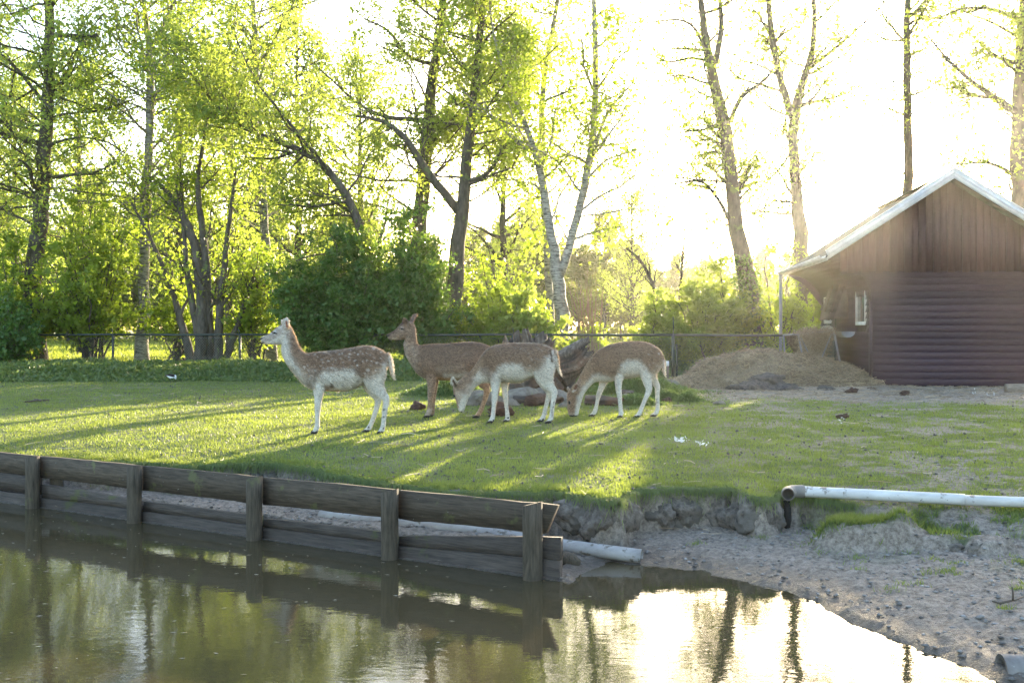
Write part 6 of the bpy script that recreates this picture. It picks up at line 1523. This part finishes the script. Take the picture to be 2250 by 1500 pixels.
# roof sheets (corrugated), bargeboards, gutter
for sgn, (xa, xb) in ((0, (EX - .05, W_ / 2)), (1, (W_ - EX + .05, W_ / 2))):
    mb = MB(); nyc = 150; ys = np.linspace(-.48, DP + .22, nyc); xs = np.linspace(xa, xb, 7); V = []
    for x in xs:
        base = EZ + ((x if not sgn else W_ - x) - EX) * SL + .05
        for y in ys: V.append((x, y, base + .014 * math.sin(y * 2 * math.pi / .13)))
    V = np.array(V); idx = np.arange(len(V)).reshape(7, nyc)
    Q = np.stack([idx[:-1, :-1], idx[1:, :-1], idx[1:, 1:], idx[:-1, 1:]], -1).reshape(-1, 4)
    o = len(V); V2 = V - [0, 0, .02]
    e_ = [(idx[0, j], idx[0, j + 1], o + idx[0, j + 1], o + idx[0, j]) for j in range(nyc - 1)]
    mb.add(np.concatenate([V, V2]), np.concatenate([Q, Q[:, ::-1] + o, np.array(e_)])); add(mb, 'roof_sheet', MAT_ROOF, True)
    mb = MB(); za, zb = EZ - .02, EZ - .02 + (W_ / 2 - EX) * SL
    xe = EX if not sgn else W_ - EX
    dx = (1 if not sgn else -1)
    H_ = .165
    V = [(xe, -.475, za - .02), (W_ / 2 - dx * .002, -.475, zb - .03), (W_ / 2 - dx * .002, -.45, zb - .03), (xe, -.45, za - .02), (xe - dx * .05, -.475, za + H_ - .03), (W_ / 2 - dx * .002, -.475, zb + H_), (W_ / 2 - dx * .002, -.45, zb + H_), (xe - dx * .05, -.45, za + H_ - .03)]
    mb.add(V, BOXQ); add(mb, 'bargeboard', MAT_TRIM)
    mb = MB(); V = [(xe - dx * .05, -.49, za + H_ - .028), (W_ / 2, -.49, zb + H_ + .002), (W_ / 2, -.42, zb + H_ + .002), (xe - dx * .05, -.42, za + H_ - .028), (xe - dx * .06, -.49, za + H_ - .004), (W_ / 2, -.49, zb + H_ + .026), (W_ / 2, -.42, zb + H_ + .026), (xe - dx * .06, -.42, za + H_ - .004)]
    mb.add(V, BOXQ); add(mb, 'bargeboard_cap', MAT_TRIM)
mb = MB(); box(mb, W_ / 2 - .12, W_ / 2 + .12, -.42, DP + .2, roofz(W_ / 2) + .06, roofz(W_ / 2) + .09); add(mb, 'ridge_cap', MAT_ROOF)
# gutter, half round
mb = MB(); V = []; n = 9; ys = [-.44, DP + .2]
for y in ys:
    for k in range(n):
        a = math.pi * (1 + k / (n - 1)); V.append((EX - .11 + .065 * math.cos(a), y, EZ + .035 + .065 * math.sin(a)))
for y in ys:
    for k in range(n):
        a = math.pi * (1 + k / (n - 1)); V.append((EX - .11 + .058 * math.cos(a), y, EZ + .035 + .058 * math.sin(a)))
Q = [(k, k + 1, n + k + 1, n + k) for k in range(n - 1)] + [(2 * n + k, 3 * n + k, 3 * n + k + 1, 2 * n + k + 1) for k in range(n - 1)] + [(0, n, 3 * n, 2 * n), (n - 1, 3 * n - 1, 4 * n - 1, 2 * n - 1)] + [(k, 2 * n + k, 2 * n + k + 1, k + 1) for k in range(n - 1)]
mb.add(V, Q); add(mb, 'gutter', MAT_TRIM, False)
mb = MB(); box(mb, EX - .035, EX - .005, -.44, DP + .15, EZ - .06, EZ + .04); add(mb, 'fascia_board', MAT_TRIM)
mb = MB(); tubes(mb, np.array([(EX - .11, DP - .05, EZ + .0), (EX - .11, DP - .05, 1.6), (EX - .11, DP - .05, -.05)]), np.array([.042] * 3), 12, cap=True); add(mb, 'downpipe', MAT_ZINC, True)
mb = MB(); tubes(mb, np.array([(EX - .11, DP - .05, EZ - .05), (EX - .11, DP - .05, EZ - .22)]), np.array([.05] * 2), 12, cap=True); add(mb, 'pipe_collar', MAT_ZINC, True)
# windows
m, nt, N, L, b = node_mat('window_glass'); b.inputs['Base Color'].default_value = (0.03, 0.035, 0.03, 1); b.inputs['Roughness'].default_value = 0.06; b.inputs['Specular IOR Level'].default_value = 0.8
MAT_GLASS = m
for (a, c, lo, hi), drk in zip(openings, (0, 1)):
    wf = MB(); t = .075
    for (y0, y1, z0, z1) in ((a, c, lo, lo + t), (a, c, hi - t, hi), (a, a + t, lo + t, hi - t), (c - t, c, lo + t, hi - t)): box(wf, -.045, .0, y0, y1, z0, z1)
    fr = add(wf, 'window', MAT_WHITE)
    mb = MB(); box(mb, -.012, -.006, a + t, c - t, lo + t, hi - t); mb.build('pane', MAT_GLASS, fr)
    mb = MB(); box(mb, -.03, -.012, (a + c) / 2 - .015, (a + c) / 2 + .015, lo + t, hi - t); mb.build('glazing_bar', MAT_PEG, fr)
# top-hung hatch, held open at the bottom
MAT_HATCH = shed_wood('hatch_boards', (0.055, 0.034, 0.028), (0.105, 0.068, 0.055), (1, 22, 6))
hb = MB(); tiltx = -.30; y0, y1 = 2.05, 3.75; zt_, zb_ = 2.36, 1.38
box(MB(), 0, 1, 0, 1, 0, 1)
for k in range(6):
    t0, t1 = k / 6 + .004, (k + 1) / 6 - .002
    mb = MB(); V = []
    for t in (t0, t1):
        for yy in (y0, y1):
            for xo in (-.034, -.010):
                V.append((tiltx * t + xo - .03, yy, zt_ + (zb_ - zt_) * t))
    V = np.array(V)[[0, 1, 3, 2, 4, 5, 7, 6]]
    mb.add(V, BOXQ)
    if k == 0: hatch = add(mb, 'hatch', MAT_HATCH)
    else: mb.build('hatch_board', MAT_HATCH, hatch)
for yy in (y0 + .35, y1 - .5):
    mb = MB(); bar(mb, (-.072, yy, zt_ + .05), (tiltx * .8 - .075, yy, zt_ + (zb_ - zt_) * .8), .045, .02); mb.build('strap_hinge', MAT_PEG, hatch)
mb = MB(); mb.add([(-.03, y0, zt_), (tiltx - .05, y0, zb_ + .02), (-.03, y0, zb_ + .02), (-.03, y0 + .02, zt_), (tiltx - .05, y0 + .02, zb_ + .02), (-.03, y0 + .02, zb_ + .02)], [(0, 1, 4, 3), (1, 2, 5, 4), (2, 0, 3, 5)], [(0, 2, 1), (3, 4, 5)]); mb.build('hatch_cheek', MAT_PEG, hatch)
# small trough hung on the side wall with a slatted front
tr = tag(empty('feed_trough', (0, 0, 0)), 'small grey trough on a little slatted wooden bracket on the side of the shed', 'trough')
Ms = Matrix.Translation((7.32, 20.28, .5)) @ Matrix.Rotation(shed_rz, 4, 'Z')
tr.matrix_world = Ms @ Matrix.Translation((-.05, 1.2, .98))
mb = MB(); n = 9; V = []
for y in (0, 1.25):
    for k in range(n):
        a = math.pi * (1 + k / (n - 1)); V.append((-.16 + .15 * math.cos(a), y, .13 + .13 * math.sin(a)))
Q = [(k, k + 1, n + k + 1, n + k) for k in range(n - 1)]; T_ = [(0, k, k + 1) for k in range(1, n - 1)] + [(n, n + k + 1, n + k) for k in range(1, n - 1)]
mb.add(V, Q, T_); mb.build('basin', MAT_ZINC, tr, True)
for a_, b_ in (((-.33, .45, .0), (-.33, 1.3, .0)), ((-.33, .45, .12), (-.33, 1.3, .12))) + tuple((((-.33, y, 0), (-.33, y, .12))) for y in (.45, .88, 1.3)):
    mb = MB(); bar(mb, a_, b_, .025, .025, up=(0, 0, 1) if abs(a_[2] - b_[2]) < .01 else (1, 0, 0)); mb.build('slat', MAT_PEG, tr)
# wooden block by the shed wall at the right edge
MAT_BLOCK = rough_mat('block_wood', (0.16, 0.12, 0.09), (0.30, 0.24, 0.19), 8, (1, 5, 5))
mb = MB(); q = g3(2236, 862); box(mb, q[0] - .16, q[0] + .5, q[1], q[1] + .16, q[2] - .02, q[2] + .15); bl = mb.build('wooden_block', MAT_BLOCK); tag(bl, 'pale squared timber block on the ground at the right end of the shed wall', 'block')
# ------------------------------------------------------------------ hay rack
rk = tag(empty('hay_rack', (6.6, 22.4, .5)), 'galvanised hay rack filled with hay beside the shed', 'hay rack')
def Rk(px, py, d): return P(px, py, d) - np.array([6.6, 22.4, .5])
A0, A1 = Rk(1754, 734, 21.6), Rk(1832, 727, 21.4); B0, B1 = Rk(1722, 736, 22.8), Rk(1800, 733, 22.8)
def rbar(a, b_, r0=.020, nm='frame_bar'):
    mb = MB(); tubes(mb, np.array([a, (a + b_) / 2, b_]), np.array([r0] * 3), 8, cap=True); mb.build(nm, MAT_ZINC, rk, True)
rbar(A0, A1); rbar(B0, B1); rbar(A0, B0); rbar(A1, B1)
L0 = A0 + [.14, 0, -.72]; L1 = A1 + [.16, 0, -.80]
rbar(A0, L0, nm='leg'); rbar(A1, L1, nm='leg'); rbar(B0, B0 + [.04, 0, -.75], nm='leg'); rbar(B1, B1 + [.04, 0, -.75], nm='leg')
rbar(A0 + [.03, 0, -.02], A0 + (A1 - A0) * .28 + [0, -.02, -.42], .014, 'brace'); rbar(A1 + [-.03, 0, -.02], A0 + (A1 - A0) * .62 + [0, -.02, -.62], .014, 'brace')
mb = MB(); mb.add([A0 + [.02, .02, -.02], A1 + [-.02, .02, -.02], A1 * .45 + A0 * .55 + [.1, .35, -.66], A0 + [.12, .35, -.62], B0 + [0, -.02, 0], B1 + [0, -.02, 0]], [(0, 1, 2, 3), (4, 3, 2, 5)], [(0, 3, 4), (1, 5, 2)])
MAT_HAYBODY = rough_mat('hay_mass', (0.10, 0.07, 0.045), (0.27, 0.20, 0.13), 30, (1, 1, 1), .95, .8, .02)
hbody = mb.build('hay_filling', MAT_HAYBODY, rk)
r = np.random.default_rng(95); n = 5200
u_ = r.random(n)[:, None]; v_ = r.random(n)[:, None] ** 1.2; w_ = r.random(n)[:, None]
bot0, bot1 = A0 + [.16, .2, -.60], A0 * .4 + A1 * .6 + [.1, .2, -.66]
c = (A0 * (1 - u_) + A1 * u_) * (1 - v_) + (bot0 * (1 - u_) + bot1 * u_) * v_
c = c + (B0 - A0) * w_ * (1 - v_) * (r.random((n, 1)) < .4) + [0, -.03, .03]
hm = MB(); straws(hm, c + r.normal(0, .03, (n, 3)), r.uniform(.08, .30, n), .008, r, .9, .4)
ho = hm.build('hay', MAT_STRAW, rk); ho['kind'] = 'stuff'
# wire grid on the rack front
segs = []
for k in range(14):
    f = k / 13; segs.append([A0 * (1 - f) + A1 * f + [0, -.02, 0], (bot0 * (1 - f) + bot1 * f) + [0, -.06, 0]])
for k in range(8):
    f = k / 7; segs.append([A0 * (1 - f) + bot0 * f + [0, -.04, 0], A1 * (1 - f) + bot1 * f + [0, -.04, 0]])
mb = MB(); tubes(mb, np.array(segs), np.full((len(segs), 2), .0022), 3); mb.build('wire_grid', MAT_WIRE, rk)
# pale plastic shovel leaning behind the rack
sv = tag(empty('shovel', tuple(P(1818, 790, 22.9))), 'pale plastic shovel blade showing above the hay rack', 'shovel')
mb = MB(); q = []
bmv = [(-.20, 0, .60), (-.17, 0, .69), (-.08, 0, .78), (.04, 0, .79), (.13, 0, .74), (.16, 0, .66), (.12, 0, .58), (-.05, 0, .56)]
V = [(x, y - .02, z) for x, y, z in bmv] + [(x * .96, y + .03 + .05 * (1 - abs(x) / .2), z) for x, y, z in bmv]
n = 8; Q = [(k, (k + 1) % n, n + (k + 1) % n, n + k) for k in range(n)]; T_ = [(0, k + 1, k) for k in range(1, n - 1)] + [(n, n + k, n + k + 1) for k in range(1, n - 1)]
MAT_CREAM = rough_mat('cream_plastic', (0.50, 0.47, 0.38), (0.62, 0.59, 0.50), 3, bstr=.05, rough=.45)
mb.add(V, Q, T_); mb.build('blade', MAT_CREAM, sv, False)
mb = MB(); tubes(mb, np.array([(-.02, .02, .6), (.0, .05, .2), (.02, .08, -.25)]), np.array([.017] * 3), 8, cap=True); mb.build('handle', MAT_PEG, sv, True)

# ------------------------------------------------------------------ hay heap
def heap_h(x, y):
    e = lambda cx, cy, rx, ry, h: h * np.maximum(0, 1 - (((x - cx) / rx) ** 2 + ((y - cy) / ry) ** 2)) ** 1.1
    h = np.maximum(e(5.65, 21.1, 2.2, 2.0, .50), e(6.5, 20.7, .9, 1.3, .36)) + e(4.7, 21.2, 1.2, 1.2, .12) + e(4.1, 20.2, 1.6, 1.3, .12) + e(5.2, 20.0, .7, .6, .12)
    return h * (1 + .7 * (fbm(x, y, 2.2, 3) - .5)) + .16 * (fbm(x, y, 6, 4) - .5) * sst(.02, .15, h)
hx = np.linspace(2.9, 8.6, 200); hy = np.linspace(18.2, 23.4, 150); HX, HY = np.meshgrid(hx, hy); hh = heap_h(HX, HY)
HZ = terrain(HX, HY) + np.where(hh > .02, hh, -.06)
idx = np.arange(HX.size).reshape(HX.shape)
hmb = MB().add(np.stack([HX, HY, HZ], -1).reshape(-1, 3), np.stack([idx[:-1, :-1], idx[:-1, 1:], idx[1:, 1:], idx[1:, :-1]], -1).reshape(-1, 4))
hp = hmb.build('hay_heap', MAT_HAYBODY, smooth=True); tag(hp, 'wide heap of trampled straw and manure in front of the hay rack', 'hay heap')
r = np.random.default_rng(96); n = 42000
x = r.uniform(3.0, 8.5, n); y = r.uniform(18.3, 23.2, n); h_ = heap_h(x, y)
dk = fbm(x, y, 1.1, 15); k = (h_ > .03) & (r.random(n) < np.where(dk > .60, .22, 1.0)); x, y, h_ = x[k], y[k], h_[k]; n = len(x)
sm_ = MB(); straws(sm_, np.stack([x, y, terrain(x, y) + h_ + .012], 1), r.uniform(.07, .26, n), .009, r, .28, .4)
so = sm_.build('straw', MAT_STRAW, hp); so['kind'] = 'stuff'
MAT_MANURE = rough_mat('manure', (0.05, 0.042, 0.038), (0.16, 0.13, 0.11), 14, (1, 1, 1), .95, 1.0, .03)
for cx, cy, s_, sd_, lab in ((1655, 852, .34, 41, 'left dark manure lump on the front of the hay heap'), (1725, 850, .26, 42, 'right dark manure lump on the front of the hay heap'), (1690, 826, .30, 43, 'dark manure patch high on the hay heap'), (1815, 845, .14, 44, 'small dark lump near the shed end of the hay heap')):
    d = 18.9 if cy > 840 else 19.4
    x_ = (cx - 1125) / FPX * d; z_ = float(terrain(np.array([x_]), np.array([d]))[0] + heap_h(np.array([x_]), np.array([d]))[0])
    lump('manure_lump', (x_, d, z_ - s_ * .05), (s_ * 1.3, s_ * .9, s_ * .52), sd_, lab, 'manure', MAT_MANURE)

# ------------------------------------------------------------------ bird
MAT_BBLACK = rough_mat('bird_black', (0.02, 0.015, 0.014), (0.05, 0.035, 0.03), 20, bstr=.1)
MAT_BWHITE = rough_mat('bird_white', (0.62, 0.62, 0.62), (0.75, 0.75, 0.74), 20, bstr=.1)
MAT_BLEG = rough_mat('bird_leg', (0.20, 0.07, 0.03), (0.3, 0.1, 0.05), 20, bstr=.1)
bp = np.array([(375 - 1125) / FPX * 22.0, 22.0]); bz = float(terrain(bp[:1], bp[1:])[0])
bird = tag(empty('bird', (bp[0], bp[1], bz)), 'black and white wading bird feeding at the edge of the weeds', 'bird')
u = 22.0 / FPX / 25.0
def B(X, Y): return ((X - 1125) * u, (985 - Y) * u)
mb = MB(); loft(mb, dense([(B(845, 620), B(850, 655), 2 * u), (B(920, 610), B(930, 690), 38 * u), (B(1010, 590), B(1030, 790), 90 * u), (B(1120, 570), B(1140, 850), 120 * u), (B(1240, 580), B(1250, 865), 120 * u), (B(1340, 600), B(1330, 850), 95 * u), (B(1410, 640), B(1390, 830), 62 * u), (B(1440, 730), B(1370, 870), 45 * u), (B(1432, 800), B(1372, 900), 40 * u), (B(1415, 870), B(1375, 930), 24 * u)]), 18)
mb.build('body', MAT_BWHITE, bird, True)
for sgn in (-1, 1):
    mb = MB(); loft(mb, dense([(B(850, 615), B(860, 640), 3 * u, sgn * 10 * u), (B(950, 590), B(970, 660), 14 * u, sgn * 62 * u), (B(1100, 565), B(1120, 690), 20 * u, sgn * 108 * u), (B(1250, 575), B(1270, 730), 20 * u, sgn * 112 * u), (B(1370, 640), B(1365, 730), 10 * u, sgn * 85 * u)]), 12); mb.build('wing', MAT_BBLACK, bird, True)
    mb = MB(); tubes(mb, np.array([(*B(1150 + 40 * sgn, 840),)[:1] + (sgn * 40 * u,) + B(0, 840)[1:], (*B(1160 + 40 * sgn, 910),)[:1] + (sgn * 40 * u,) + B(0, 910)[1:], (*B(1150 + 40 * sgn, 990),)[:1] + (sgn * 40 * u,) + B(0, 990)[1:]]), np.array([9 * u, 8 * u, 10 * u]), 6, cap=True); mb.build('leg', MAT_BLEG, bird)
mb = MB(); loft(mb, dense([(B(1130, 555), B(1140, 600), 40 * u), (B(1260, 565), B(1270, 620), 60 * u), (B(1370, 590), B(1360, 660), 40 * u)]), 12); mb.build('back', MAT_BBLACK, bird, True)
mb = MB(); loft(mb, dense([(B(800, 690), B(810, 720), 10 * u), (B(860, 640), B(870, 700), 22 * u), (B(920, 650), B(930, 680), 20 * u)]), 8); mb.build('tail', MAT_BBLACK, bird, True)
mb = MB(); tubes(mb, np.array([(B(1395, 895)[0], 0, B(0, 895)[1]), (B(1385, 975)[0], 0, B(0, 975)[1])]), np.array([10 * u, 4 * u]), 6, cap=True); mb.build('bill', MAT_BLEG, bird)
# ------------------------------------------------------------------ haze
m = bpy.data.materials.new('haze'); m.use_nodes = True; nt = m.node_tree; nt.nodes.clear()
o_ = nt.nodes.new('ShaderNodeOutputMaterial'); pv = nt.nodes.new('ShaderNodeVolumePrincipled')
pv.inputs['Color'].default_value = (0.95, 0.93, 0.86, 1); pv.inputs['Density'].default_value = 0.00029; pv.inputs['Anisotropy'].default_value = 0.85
m.cycles.homogeneous_volume = True; nt.links.new(pv.outputs[0], o_.inputs['Volume'])
mb = MB(); box(mb, -720, 720, -320, 920, -1.5, 19.5)
tag(mb.build('haze', m), 'thin warm evening haze over the meadow', 'haze', kind='stuff')
